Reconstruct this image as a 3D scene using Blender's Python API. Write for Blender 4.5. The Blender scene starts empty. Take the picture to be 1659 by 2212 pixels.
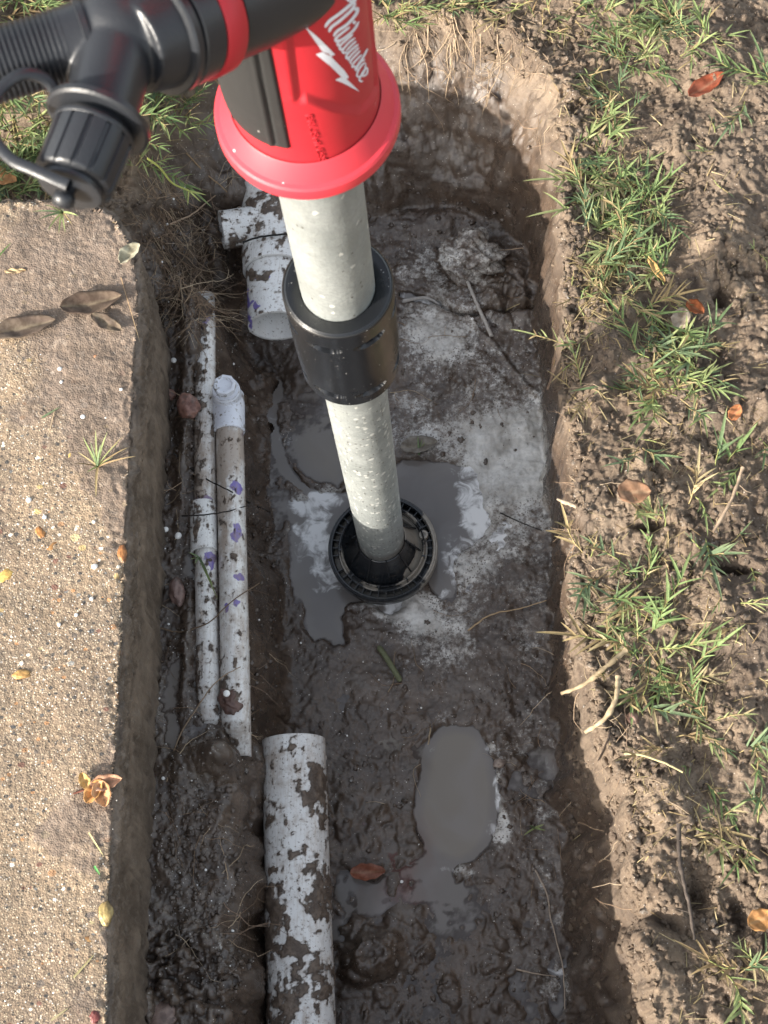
import bpy, math, random
import numpy as np
from mathutils import Matrix, Vector

random.seed(7)
RNG = np.random.default_rng(11)
scene = bpy.context.scene
COL = scene.collection

# ------------------------------------------------------------------ camera, sky, sun, exposure
CAM_H = 1.50                      # camera height above the pit floor (Z = 0)
FPX, CX, CY = 3342.0, 829.5, 1106.0   # focal length and centre in units of a 1659 x 2212 picture
_n = np.array([960 - CX, 2500 - CY, FPX]); _n /= np.linalg.norm(_n)
_Z = -_n
_Y = np.array([0, -1, 0.0]); _Y -= _Y @ _Z * _Z; _Y /= np.linalg.norm(_Y)
_X = np.cross(_Y, _Z)
M = np.array([_X, _Y, _Z])
CAM = np.array([0, 0, CAM_H])
cam_data = bpy.data.cameras.new("camera")
cam = bpy.data.objects.new("camera", cam_data)
COL.objects.link(cam)
_r, _u, _b = M @ [1, 0, 0], M @ [0, -1, 0], M @ [0, 0, -1]
cam.matrix_world = Matrix(((_r[0], _u[0], _b[0], CAM[0]), (_r[1], _u[1], _b[1], CAM[1]),
                           (_r[2], _u[2], _b[2], CAM[2]), (0, 0, 0, 1)))
cam_data.sensor_fit = 'VERTICAL'
cam_data.sensor_height = 36.0
cam_data.sensor_width = 27.0
cam_data.lens = 36.0 * FPX / 2212.0
cam_data.clip_start = 0.01
cam_data.clip_end = 500
cam_data.dof.use_dof = True
cam_data.dof.focus_distance = 1.45
cam_data.dof.aperture_fstop = cam_data.lens / 2.0   # a 2 mm wide phone aperture
scene.camera = cam

SUN_EL, SUN_AZ = math.radians(20.5), math.radians(38.0)   # light travels towards +X and a little +Y
SUN_TO = np.array([math.cos(SUN_EL) * math.cos(SUN_AZ), math.cos(SUN_EL) * math.sin(SUN_AZ), -math.sin(SUN_EL)])
sun_data = bpy.data.lights.new("sun", 'SUN')
sun_data.energy = 4.2
sun_data.angle = math.radians(0.6)
sun_data.color = (1.0, 0.93, 0.83)
sun = bpy.data.objects.new("sun", sun_data)
COL.objects.link(sun)
sun.rotation_euler = Vector(SUN_TO).to_track_quat('-Z', 'Y').to_euler()
world = bpy.data.worlds.new("World")
scene.world = world
world.use_nodes = True
wnt = world.node_tree
wnt.nodes.clear()
sky = wnt.nodes.new('ShaderNodeTexSky')
sky.sky_type = 'NISHITA'
sky.sun_disc = False
sky.sun_elevation = SUN_EL
sky.sun_rotation = math.atan2(-SUN_TO[0], -SUN_TO[1])
sky.air_density = 1.3
sky.dust_density = 3.0
sky.ozone_density = 1.0
wbg = wnt.nodes.new('ShaderNodeBackground')
wbg.inputs['Strength'].default_value = 0.15
wout = wnt.nodes.new('ShaderNodeOutputWorld')
whs = wnt.nodes.new('ShaderNodeHueSaturation')     # hazy, less saturated sky
whs.inputs['Saturation'].default_value = 0.45
wnt.links.new(sky.outputs[0], whs.inputs['Color'])
wnt.links.new(whs.outputs[0], wbg.inputs[0])
wnt.links.new(wbg.outputs[0], wout.inputs[0])
scene.view_settings.view_transform = 'Standard'
scene.view_settings.look = 'None'
scene.view_settings.gamma = 1.0
scene.view_settings.exposure = 1.32

# ------------------------------------------------------------------ geometry of the picture and numpy noise
def CW(px, py, z):
    """point at picture position (px, py) and camera depth z"""
    return CAM + M @ np.array([(px - CX) / FPX * z, (py - CY) / FPX * z, z])

def G(px, py, z):
    """point at picture position (px, py) on the level Z = z (px, py may be arrays)"""
    v = np.stack([np.asarray(px, float) - CX, np.asarray(py, float) - CY, np.full(np.shape(px), FPX)], -1) @ M.T
    t = (z - CAM_H) / v[..., 2]
    return v * t[..., None] + CAM

def proj(P):
    c = (np.asarray(P) - CAM) @ M
    return CX + c[..., 0] / c[..., 2] * FPX, CY + c[..., 1] / c[..., 2] * FPX

def _hash(ix, iy, seed):
    h = (ix.astype(np.int64) * 374761393 + iy.astype(np.int64) * 668265263 + seed * 1442695041) & 0x7fffffff
    h = ((h ^ (h >> 13)) * 1274126177) & 0x7fffffff
    h = ((h ^ (h >> 16)) * 2246822519) & 0x7fffffff
    return ((h ^ (h >> 15)) & 0xffffff) / float(0x1000000)

def pn(x, y, seed=0):
    ix, iy = np.floor(x), np.floor(y)
    fx, fy = x - ix, y - iy
    u, v = fx * fx * fx * (fx * (fx * 6 - 15) + 10), fy * fy * fy * (fy * (fy * 6 - 15) + 10)
    def g(ox, oy):
        a = _hash(ix + ox, iy + oy, seed) * 6.2831853
        return np.cos(a) * (fx - ox) + np.sin(a) * (fy - oy)
    a = g(0, 0); b = g(1, 0); c = g(0, 1); d = g(1, 1)
    return 1.5 * ((a * (1 - u) + b * u) * (1 - v) + (c * (1 - u) + d * u) * v)

def fbm(x, y, size, octs=4, seed=0, gain=0.5):
    s = 0; a = 1; f = 1.0 / size
    for o in range(octs):
        s = s + a * pn(x * f + 17.3 * o, y * f - 9.1 * o, seed + o * 7)
        a *= gain; f *= 2.03
    return s

def voro(x, y, size, seed=0):
    x = x / size; y = y / size
    ix, iy = np.floor(x), np.floor(y)
    f1 = np.full(x.shape, 9.0); f2 = np.full(x.shape, 9.0); rid = np.zeros(x.shape)
    for ox in (-1, 0, 1):
        for oy in (-1, 0, 1):
            cx, cy = ix + ox, iy + oy
            d = np.hypot(cx + .1 + .8 * _hash(cx, cy, seed) - x, cy + .1 + .8 * _hash(cx, cy, seed + 5) - y)
            r = _hash(cx, cy, seed + 9)
            m = d < f1
            f2 = np.where(m, f1, np.minimum(f2, d))
            rid = np.where(m, r, rid)
            f1 = np.where(m, d, f1)
    return f1, f2, rid

def sstep(a, b, x):
    t = np.clip((x - a) / (b - a), 0, 1)
    return t * t * (3 - 2 * t)

def sdpoly(x, y, P):
    """signed distance to polygon P, positive inside"""
    P = np.asarray(P, float)
    d2 = np.full(x.shape, 1e9); ins = np.zeros(x.shape, bool)
    for i in range(len(P)):
        ax, ay = P[i]; bx, by = P[(i + 1) % len(P)]
        ex, ey = bx - ax, by - ay
        wx, wy = x - ax, y - ay
        t = np.clip((wx * ex + wy * ey) / (ex * ex + ey * ey + 1e-12), 0, 1)
        d2 = np.minimum(d2, (wx - ex * t) ** 2 + (wy - ey * t) ** 2)
        if ay != by:
            c = ((ay > y) != (by > y)) & (x < (bx - ax) * (y - ay) / (by - ay) + ax)
            ins ^= c
    d = np.sqrt(d2)
    return np.where(ins, d, -d)

def smooth_poly(P, n=2, closed=True):
    P = np.asarray(P, float)
    for _ in range(n):
        Q = np.roll(P, -1, 0)
        A, B = P * .75 + Q * .25, P * .25 + Q * .75
        R = np.empty((2 * len(P),) + P.shape[1:])
        R[0::2], R[1::2] = A, B
        P = R if closed else np.vstack([P[:1], R[:-2], P[-1:]])
    return P

def spline(P, n=8):
    P = np.asarray(P, float)
    Q = np.vstack([2 * P[0] - P[1], P, 2 * P[-1] - P[-2]])
    out = []
    for i in range(1, len(Q) - 2):
        for k in range(n):
            t = k / n
            out.append(.5 * ((2 * Q[i]) + (-Q[i - 1] + Q[i + 1]) * t + (2 * Q[i - 1] - 5 * Q[i] + 4 * Q[i + 1] - Q[i + 2]) * t * t
                             + (-Q[i - 1] + 3 * Q[i] - 3 * Q[i + 1] + Q[i + 2]) * t ** 3))
    out.append(P[-1])
    return np.array(out)

# ------------------------------------------------------------------ mesh helpers
def mesh_np(name, V, F, mat, attrs=None, col=None, smooth=True, parent=None):
    """V (n,3), F (m,4) or (m,3) arrays -> object"""
    V = np.asarray(V, np.float32); F = np.asarray(F, np.int32)
    me = bpy.data.meshes.new(name)
    k = F.shape[1]
    me.vertices.add(len(V)); me.vertices.foreach_set('co', V.ravel())
    me.loops.add(F.size); me.loops.foreach_set('vertex_index', F.ravel())
    me.polygons.add(len(F))
    me.polygons.foreach_set('loop_start', np.arange(0, F.size, k, dtype=np.int32))
    me.polygons.foreach_set('loop_total', np.full(len(F), k, np.int32))
    me.polygons.foreach_set('use_smooth', np.full(len(F), smooth, bool))
    if attrs:
        for an, arr in attrs.items():
            a = me.attributes.new(an, 'FLOAT', 'POINT')
            a.data.foreach_set('value', np.asarray(arr, np.float32).ravel())
    if col is not None:
        a = me.attributes.new('tint', 'FLOAT_COLOR', 'POINT')
        c = np.ones((len(V), 4), np.float32); c[:, :3] = col
        a.data.foreach_set('color', c.ravel())
    me.update(calc_edges=True)
    me.validate()
    if mat: me.materials.append(mat)
    o = bpy.data.objects.new(name, me)
    COL.objects.link(o)
    if parent: o.parent = parent
    return o

class Geo:
    """collects pieces; every piece is verts plus quads / tris, becomes ONE mesh"""
    def __init__(s): s.V = []; s.F = []; s.n = 0; s.C = []
    def add(s, V, F, col=None):
        V = np.asarray(V, float)
        s.V.append(V); s.F += [tuple(int(i) + s.n for i in f) for f in F]; s.n += len(V)
        if col is not None: s.C.append(np.tile(np.asarray(col, float), (len(V), 1)) if np.ndim(col) == 1 else col)
        return s
    def build(s, name, mat, parent=None, smooth=True, sharp=None):
        V = np.vstack(s.V)
        me = bpy.data.meshes.new(name)
        me.from_pydata(V.tolist(), [], s.F)
        me.polygons.foreach_set('use_smooth', np.full(len(me.polygons), smooth, bool))
        if s.C:
            C = np.ones((len(V), 4), np.float32); C[:, :3] = np.vstack(s.C)
            a = me.attributes.new('tint', 'FLOAT_COLOR', 'POINT'); a.data.foreach_set('color', C.ravel())
        if sharp is not None:
            me.set_sharp_from_angle(angle=math.radians(sharp))
        me.update()
        if mat: me.materials.append(mat)
        o = bpy.data.objects.new(name, me); COL.objects.link(o)
        if parent: o.parent = parent
        return o

def frame(d, hint=(0, 0, 1)):
    d = np.asarray(d, float); d = d / np.linalg.norm(d)
    h = np.asarray(hint, float)
    if abs(h @ d) > .95 * np.linalg.norm(h): h = np.array([0, 1, 0.0])
    a = np.cross(h, d); a /= np.linalg.norm(a)
    return a, np.cross(d, a), d

def lathe(A, d, prof, n=48, hint=(0, 0, 1), rfun=None):
    """surface of revolution about A + s*d; prof = [(s, r)]"""
    a, b, d = frame(d, hint)
    th = np.arange(n) * 2 * math.pi / n
    V = []
    for s_, r in prof:
        rr = r * (rfun(th, s_) if rfun else np.ones(n))
        V.append(np.asarray(A) + d * s_ + np.outer(rr * np.cos(th), a) + np.outer(rr * np.sin(th), b))
    V = np.vstack(V); m = len(prof)
    F = [(i * n + j, i * n + (j + 1) % n, (i + 1) * n + (j + 1) % n, (i + 1) * n + j) for i in range(m - 1) for j in range(n)]
    return V, F

def tube(P, R, n=8, cap=True):
    """tube along polyline P with radii R"""
    P = np.asarray(P, float); R = np.broadcast_to(np.asarray(R, float), (len(P),))
    T = np.gradient(P, axis=0); T /= (np.linalg.norm(T, axis=1)[:, None] + 1e-12)
    a, b, _ = frame(T[0])
    V = []
    th = np.arange(n) * 2 * math.pi / n
    for i in range(len(P)):
        b = np.cross(T[i], a); b /= np.linalg.norm(b) + 1e-12
        a = np.cross(b, T[i])
        V.append(P[i] + R[i] * (np.outer(np.cos(th), a) + np.outer(np.sin(th), b)))
    V = np.vstack(V)
    F = [(i * n + j, i * n + (j + 1) % n, (i + 1) * n + (j + 1) % n, (i + 1) * n + j) for i in range(len(P) - 1) for j in range(n)]
    if cap:
        F += [tuple(range(n - 1, -1, -1)), tuple((len(P) - 1) * n + j for j in range(n))]
    return V, F

_t = (1 + 5 ** .5) / 2
ICO_V = np.array([(-1, _t, 0), (1, _t, 0), (-1, -_t, 0), (1, -_t, 0), (0, -1, _t), (0, 1, _t), (0, -1, -_t), (0, 1, -_t),
                  (_t, 0, -1), (_t, 0, 1), (-_t, 0, -1), (-_t, 0, 1)]) / math.hypot(1, _t)
ICO_F = [(0, 11, 5), (0, 5, 1), (0, 1, 7), (0, 7, 10), (0, 10, 11), (1, 5, 9), (5, 11, 4), (11, 10, 2), (10, 7, 6), (7, 1, 8),
         (3, 9, 4), (3, 4, 2), (3, 2, 6), (3, 6, 8), (3, 8, 9), (4, 9, 5), (2, 4, 11), (6, 2, 10), (8, 6, 7), (9, 8, 1)]
def ico(level):
    V = [tuple(v) for v in ICO_V]; F = list(ICO_F)
    for _ in range(level):
        mid = {}; F2 = []
        def m(a, b):
            k = (min(a, b), max(a, b))
            if k not in mid:
                p = (np.array(V[a]) + np.array(V[b])) / 2; p /= np.linalg.norm(p)
                V.append(tuple(p)); mid[k] = len(V) - 1
            return mid[k]
        for a, b, c in F:
            ab, bc, ca = m(a, b), m(b, c), m(c, a)
            F2 += [(a, ab, ca), (b, bc, ab), (c, ca, bc), (ab, bc, ca)]
        F = F2
    return np.array(V), np.array(F)

def tag(o, label=None, cat=None, group=None, kind=None):
    if label: o['label'] = label
    if cat: o['category'] = cat
    if group: o['group'] = group
    if kind: o['kind'] = kind
    return o

def empty(name, loc):
    o = bpy.data.objects.new(name, None); COL.objects.link(o)
    o.empty_display_size = .02
    o.location = Vector([float(c) for c in loc])
    return o

def adopt(root):
    """children were built in world coordinates: keep them there"""
    inv = Matrix.Translation(root.location).inverted()
    for c in COL.objects:
        if c.parent is root:
            c.matrix_parent_inverse = inv

def recenter(o):
    """put the origin of a one-mesh thing at the middle of its base"""
    me = o.data
    V = np.empty(len(me.vertices) * 3, np.float32); me.vertices.foreach_get('co', V); V = V.reshape(-1, 3)
    c = (V.min(0) + V.max(0)) / 2; c[2] = V[:, 2].min()
    me.vertices.foreach_set('co', (V - c).astype(np.float32).ravel()); me.update()
    o.location = Vector([float(k) for k in c])
    return o

# ------------------------------------------------------------------ material helpers
class NT:
    def __init__(s, name):
        s.m = bpy.data.materials.new(name); s.m.use_nodes = True
        s.t = s.m.node_tree; s.t.nodes.clear()
        s.out = s.t.nodes.new('ShaderNodeOutputMaterial')
        s.tc = s.t.nodes.new('ShaderNodeTexCoord').outputs['Object']
    def n(s, k, **kw):
        nd = s.t.nodes.new(k)
        for a, v in kw.items(): setattr(nd, a, v)
        return nd
    def set(s, sock, v):
        if hasattr(v, 'links') or isinstance(v, bpy.types.NodeSocket): s.t.links.new(v, sock)
        elif isinstance(v, (tuple, list)) and len(v) == 3 and sock.type == 'RGBA': sock.default_value = (*v, 1)
        else: sock.default_value = v
    def noise(s, scale, detail=4, rough=.55, co=None, dist=0, out='Fac'):
        nd = s.n('ShaderNodeTexNoise'); s.set(nd.inputs['Vector'], co or s.tc)
        nd.inputs['Scale'].default_value = scale; nd.inputs['Detail'].default_value = detail
        nd.inputs['Roughness'].default_value = rough; nd.inputs['Distortion'].default_value = dist
        return nd.outputs[out]
    def voro(s, scale, feature='F1', co=None, rand=1.0):
        nd = s.n('ShaderNodeTexVoronoi'); nd.feature = feature; s.set(nd.inputs['Vector'], co or s.tc)
        nd.inputs['Scale'].default_value = scale; nd.inputs['Randomness'].default_value = rand
        return nd
    def attr(s, name, out='Fac'):
        nd = s.n('ShaderNodeAttribute'); nd.attribute_name = name
        return nd.outputs[out]
    def math(s, op, a, b=0.0, c=None, clamp=False):
        nd = s.n('ShaderNodeMath', operation=op); nd.use_clamp = clamp
        s.set(nd.inputs[0], a); s.set(nd.inputs[1], b)
        if c is not None: s.set(nd.inputs[2], c)
        return nd.outputs[0]
    def ss(s, v, a, b):
        nd = s.n('ShaderNodeMapRange'); nd.interpolation_type = 'SMOOTHSTEP'
        s.set(nd.inputs['Value'], v); nd.inputs['From Min'].default_value = a; nd.inputs['From Max'].default_value = b
        return nd.outputs[0]
    def lin(s, v, a, b, c, d):
        nd = s.n('ShaderNodeMapRange')
        s.set(nd.inputs['Value'], v)
        for k, x in zip(('From Min', 'From Max', 'To Min', 'To Max'), (a, b, c, d)): nd.inputs[k].default_value = x
        return nd.outputs[0]
    def mix(s, f, a, b, mode='MIX'):
        nd = s.n('ShaderNodeMix'); nd.data_type = 'RGBA'; nd.blend_type = mode
        s.set(nd.inputs[0], f); s.set(nd.inputs[6], a); s.set(nd.inputs[7], b)
        return nd.outputs[2]
    def mapping(s, scale, co=None, rot=(0, 0, 0)):
        nd = s.n('ShaderNodeMapping'); s.set(nd.inputs[0], co or s.tc)
        nd.inputs['Scale'].default_value = scale; nd.inputs['Rotation'].default_value = rot
        return nd.outputs[0]
    def ramp(s, f, stops, interp='LINEAR'):
        nd = s.n('ShaderNodeValToRGB'); cr = nd.color_ramp; cr.interpolation = interp
        while len(cr.elements) < len(stops): cr.elements.new(0.5)
        for e, (p, c) in zip(cr.elements, stops): e.position = p; e.color = (*c, 1)
        s.set(nd.inputs[0], f)
        return nd.outputs[0]
    def bump(s, h, strength=.5, dist=.001, normal=None):
        nd = s.n('ShaderNodeBump'); s.set(nd.inputs['Height'], h)
        s.set(nd.inputs['Strength'], strength); s.set(nd.inputs['Distance'], dist)
        if normal: s.set(nd.inputs['Normal'], normal)
        return nd.outputs[0]
    def pbr(s, col, rough=.5, metal=0.0, normal=None, spec=.5, coat=0.0, sss=0.0, trans=0.0, alpha=None):
        b = s.n('ShaderNodeBsdfPrincipled')
        s.set(b.inputs['Base Color'], col); s.set(b.inputs['Roughness'], rough); s.set(b.inputs['Metallic'], metal)
        s.set(b.inputs['Specular IOR Level'], spec)
        if normal: s.set(b.inputs['Normal'], normal)
        if coat: b.inputs['Coat Weight'].default_value = coat; b.inputs['Coat Roughness'].default_value = .1
        if alpha is not None: s.set(b.inputs['Alpha'], alpha)
        s.t.links.new(b.outputs[0], s.out.inputs[0])
        return s.m
# ------------------------------------------------------------------ terrain
K = 0.290        # top of the concrete
BANK = 0.205     # top of the soil bank
SHELF = 0.14     # level of the shelf that carries the small pipes

def px_poly(L, z, n=2):
    return smooth_poly(np.array([G(a, b, z)[:2] for a, b in L]), n)

def axis_vals(a, b, step, ext):
    core = np.arange(a, b + step / 2, step)
    k = int(math.log(1 + ext / (step * 5)) / math.log(1.3)) + 1
    g = step * 1.3 ** np.arange(1, 60); c = np.cumsum(g); c = c[c < ext]
    return np.concatenate([a - c[::-1], core, core[-1] + c]), len(c), len(core)

GX0, GX1, GY0, GY1, GS = -0.585, 0.430, 0.045, 1.350, 0.00142
xs, nx0, nxc = axis_vals(GX0, GX1, GS, 24.0)
ys, ny0, nyc = axis_vals(GY0, GY1, GS, 24.0)
XX, YY = np.meshgrid(xs, ys)
wx = XX + .010 * fbm(XX, YY, .05, 3, 3)           # warped coordinates make the edges ragged
wy = YY + .010 * fbm(XX, YY, .05, 3, 4)

LIP = px_poly([(1480, 2500), (1420, 2200), (1392, 2000), (1372, 1850), (1372, 1720), (1300, 1560), (1262, 1440), (1248, 1200),
               (1262, 1010), (1222, 850), (1212, 700), (1215, 500), (1215, 330), (1200, 230), (1160, 120), (1060, 40), (860, 22),
               (700, 10), (540, 40), (430, 130), (370, 230), (310, 330), (250, 400), (180, 420), (60, 430), (-200, 500), (-200, 2500)], BANK)
FLOOR = px_poly([(640, 2500), (640, 2000), (640, 1560), (640, 1350), (600, 1180), (585, 1000), (575, 880), (600, 800), (560, 760), (520, 700),
                 (520, 620), (620, 520), (760, 480), (900, 462), (1010, 470), (1090, 500), (1140, 570), (1152, 690), (1162, 800), (1172, 1000),
                 (1188, 1200), (1188, 1400), (1188, 1600), (1220, 1900), (1232, 2500)], 0.0)
dF = -sdpoly(wx, wy, FLOOR)
dL = sdpoly(wx, wy, LIP)
PX, PY = proj(np.stack([XX, YY, np.full(XX.shape, .10)], -1))
# the shelf: left of the floor and below the far wall
shelf_zone = sstep(640, 560, PX) * sstep(640, 760, PY + (PX < 420) * 40)
t = np.where(dF <= 0, 0, np.where(dL <= 0, 1, dF / (dF + np.maximum(dL, 1e-6))))
tw = np.where(t < 1, t, 1)
far_wall = sstep(560, 430, PY)
low_w = sstep(1380, 1620, PY)
prof = (1 - far_wall) * ((1 - low_w) * sstep(0.0, .92, tw) + low_w * (.50 * tw + .50 * tw ** 7)) + far_wall * (tw ** .9)
Hb = BANK * prof
Hs = SHELF * sstep(0, .055, dF)
H = Hb * (1 - shelf_zone) + Hs * shelf_zone
bank = sstep(.75, 1.0, t) * (1 - shelf_zone)
wall = np.clip(4 * t * (1 - t), 0, 1) * (1 - shelf_zone)
floor = np.where(shelf_zone > .5, 1 - .4 * np.clip(Hs / SHELF, 0, 1), 1 - sstep(0, .35, t))

# large undulation and clods on the bank
und = fbm(XX, YY, .16, 3, 21)
f1, f2, rid = voro(wx + .012 * fbm(XX, YY, .03, 3, 5), wy + .012 * fbm(XX, YY, .03, 3, 6), .052, 31)
clod = np.clip((f2 - f1) * 2.2, 0, 1) ** .6 * (.4 + .6 * rid)
g1, g2, rid2 = voro(wx, wy, .017, 44)
crumb = np.clip((g2 - g1) * 2.0, 0, 1) ** .7 * (rid2 > .35) * (.3 + .7 * rid2)
n_mid = fbm(XX, YY, .028, 4, 61)
n_fine = fbm(XX, YY, .0075, 4, 71)
n_rough = np.abs(fbm(XX, YY, .018, 4, 81))
n_grit = fbm(XX, YY, .0042, 3, 83, .7)
# smoother smeared mud on the upper right of the bank
smear = sum(np.exp(-(((PX - a) / c) ** 2 + ((PY - b) / d) ** 2)) for a, b, c, d in
            [(1500, 250, 90, 70), (1560, 470, 110, 110), (1300, 850, 60, 90), (1500, 1000, 120, 60), (1580, 1420, 90, 130), (1450, 900, 80, 50)])
smear = np.clip(smear, 0, 1)
rough_amt = (1 - .75 * smear) * (.18 + .82 * sstep(-.35, .35, fbm(XX, YY, .085, 3, 95)))
H += bank * (.012 * und + (.013 * clod - .006) * rough_amt * (.35 + .65 * sstep(-.3, .5, fbm(XX, YY, .12, 2, 91)))
             + (.0018 * crumb + .0055 * n_mid + .0016 * n_fine + .0013 * n_grit) * (.35 + .65 * rough_amt) - .0040 * n_rough - .006 * sstep(.035, .0, np.abs(fbm(wx, wy, .07, 4, 92))) * rough_amt)
H += wall * (.004 * n_mid + .003 * n_rough + .0008 * n_fine + .003 * crumb * far_wall + .006 * far_wall * fbm(XX, YY, .05, 4, 101))
H += smear * bank * .012

# shelf mud and crumbly dark mud at the lower left
low_left = sstep(1950, 2080, PY) * sstep(610, 540, PX)
H += shelf_zone * (.0009 * n_grit + .004 * fbm(XX, YY, .045, 3, 111) + .0022 * n_fine + .0025 * n_mid + low_left * (.010 * crumb - .012 * n_rough + .004))
# mud piled along the big pipe and over the ends of the small pipes
def blob(a, b, c, d, z=.08, ang=0):
    p = G(a, b, z); q = G(a + c, b, z); r = G(a, b + d, z)
    sx, sy = abs(q[0] - p[0]), abs(r[1] - p[1])
    ca, sa = math.cos(ang), math.sin(ang)
    u, v = (XX - p[0]), (YY - p[1])
    return np.exp(-(((u * ca + v * sa) / sx) ** 2 + ((-u * sa + v * ca) / sy) ** 2))
H += .05 * np.clip(blob(440, 640, 44, 44, .14) * 1.1, 0, 1) + .07 * np.clip(blob(560, 415, 90, 38, .12) * 1.2, 0, 1) + .075 * np.clip(blob(466, 500, 30, 50, .12) * 1.1, 0, 1)
H += .014 * np.clip(blob(410, 820, 17, 260, .14) * 1.3, 0, 1) + .010 * np.clip(blob(404, 1400, 14, 200, .14), 0, 1) + .026 * np.clip(blob(492, 1640, 44, 26, .14) * 1.2, 0, 1)
H += .022 * np.clip(blob(455, 1668, 70, 38, .11), 0, 1) + .010 * blob(560, 1700, 30, 90, .1)
H -= .035 * blob(556, 1990, 12, 60, .09)                    # gap beside the big pipe
H += .012 * blob(470, 760, 70, 60, .1) + .02 * blob(400, 650, 50, 90, .12) - .03 * blob(520, 760, 40, 50, .06)
H += .026 * np.clip(blob(800, 2062, 50, 46, .01) * 1.3, 0, .9) * (1 + .3 * n_mid)  # round lump in the lower pit
H += .012 * np.clip(blob(1110, 640, 80, 50, .01) , 0, 1) * (1 + n_mid)
H += .010 * blob(980, 470, 130, 30, .01)
# ledge that crosses the pit at mid height, small steps
H += .010 * sstep(-.2, .3, fbm(XX, YY, .2, 3, 131)) * sstep(960, 700, PY) * floor * (1 - shelf_zone)
pit = floor * (1 - shelf_zone)
lumpy = .35 + .65 * sstep(1380, 1600, PY)
a1, a2, ar = voro(wx, wy, .026, 144)
dome = np.clip(1 - a1 / .42, 0, 1) * (ar > .45)
b1, b2, br = voro(wx + .3, wy, .011, 145)
dome2 = np.clip(1 - b1 / .45, 0, 1) * (br > .55)
H += pit * (.0005 * n_grit + .0040 * fbm(XX, YY, .07, 3, 141) + .0009 * n_fine + .0020 * n_mid) + pit * lumpy * (.006 * dome ** .6 * sstep(.3, .9, ar) + .0026 * dome2 ** .6)
# cracks and root channels seen in the crust right of the tube
def groove(pts, w, depth, z=0.0, ridge=False):
    global H
    P = np.array([G(a, b, z)[:2] for a, b in pts]); P = spline(P, 5)
    P = P + np.stack([.002 * pn(P[:, 0] * 90, P[:, 1] * 90, 5), .002 * pn(P[:, 0] * 90, P[:, 1] * 90, 6)], -1)
    m = (XX > P[:, 0].min() - .03) & (XX < P[:, 0].max() + .03) & (YY > P[:, 1].min() - .03) & (YY < P[:, 1].max() + .03)
    x, y = XX[m], YY[m]; d2 = np.full(x.shape, 9.0)
    for i in range(len(P) - 1):
        e = P[i + 1] - P[i]; t_ = np.clip(((x - P[i, 0]) * e[0] + (y - P[i, 1]) * e[1]) / (e @ e + 1e-12), 0, 1)
        d2 = np.minimum(d2, (x - P[i, 0] - e[0] * t_) ** 2 + (y - P[i, 1] - e[1] * t_) ** 2)
    q = np.exp(-d2 / w ** 2)
    H[m] += (depth if ridge else -depth) * q
    return m, q
groove([(870, 640), (930, 655), (1000, 690), (1060, 684), (1180, 678)], .004, .014)
groove([(600, 830), (588, 900), (610, 1000), (655, 1055), (720, 1085)], .004, .014)
groove([(1010, 700), (1075, 770), (1140, 850), (1215, 900)], .003, .004, ridge=True)

core_w = np.exp(-np.maximum(0, -.55 - XX) * 4) * np.exp(-np.maximum(0, YY - 1.3) * 4)
# holes and cracks between the clods of the bank
H -= bank * (.028 * blob(1508, 1930, 26, 50, .2) + .018 * blob(1438, 1995, 44, 18, .2, -.5) + .014 * blob(1600, 1985, 16, 36, .2) + .008 * blob(1440, 2085, 24, 14, .2) + .03 * blob(1585, 1235, 34, 9, .2) + .025 * blob(1560, 640, 16, 30, .2) + .03 * blob(1392, 1145, 26, 10, .2) + .02 * blob(1420, 1500, 14, 20, .2))
H += bank * (.016 * blob(1400, 2080, 50, 60, .2) + .012 * blob(1590, 1560, 60, 60, .2) + .014 * blob(1290, 860, 40, 60, .2) + .016 * blob(1640, 890, 40, 50, .2) + .012 * blob(1460, 300, 40, 70, .2) + .014 * blob(1440, 1720, 50, 60, .2) + .014 * blob(1550, 500, 70, 60, .2))
# ---- puddles: the basins lie under the water level
WATER = 0.0
def basin(L, n=2, z=0.0):
    return sdpoly(wx, wy, px_poly(L, z, n))
bas1 = basin([(625, 1180), (640, 1110), (700, 1065), (780, 1060), (850, 1050), (858, 985), (900, 1000), (985, 1000), (1035, 1030), (1050, 1075),
              (1045, 1180), (1000, 1215), (985, 1275), (940, 1290), (900, 1240), (880, 1290), (860, 1330), (760, 1300), (740, 1400), (680, 1370), (665, 1400), (640, 1330)])
bas2 = basin([(590, 850), (640, 838), (730, 850), (740, 960), (760, 1060), (690, 1050), (640, 1010), (600, 940)])
_wx, _wy = wx, wy
wx, wy = XX + .22 * (_wx - XX), YY + .22 * (_wy - YY)
bas3 = basin([(935, 1575), (1000, 1562), (1050, 1590), (1068, 1650), (1074, 1740), (1062, 1810), (1018, 1862), (975, 1868), (930, 1850), (906, 1810), (893, 1750), (905, 1700), (922, 1640)])
bas3b = basin([(985, 1850), (975, 1925), (905, 1958), (820, 1975), (740, 1985), (722, 1940), (722, 1870), (745, 1868), (775, 1890), (840, 1892), (890, 1862), (930, 1838)])
wx, wy = _wx, _wy
bas4 = basin([(880, 1940), (1000, 1900), (1060, 1930), (1080, 2050), (1060, 2130), (980, 2160), (900, 2100), (860, 2010)])
for b, dep in ((bas1, .009), (bas2, .008), (bas3, .016)):
    H -= sstep(-.006, .016, b) * dep * 1.4 * pit + sstep(-.004, .004, b) * .0025 * pit
H -= sstep(-.01, .01, bas4) * .0036 * pit + sstep(-.004, .008, bas3b) * .0062 * pit
H += pit * (.0036 - .0006 * sstep(1380, 1500, PY))
H -= pit * .0030 * sstep(.1, .5, fbm(XX, YY, .11, 3, 171)) * sstep(1380, 1500, PY)       # films of water between the lumps
bas5 = basin([(345, 1440), (395, 1400), (425, 1430), (418, 1560), (380, 1640), (345, 1600)], 2, SHELF)
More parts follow.
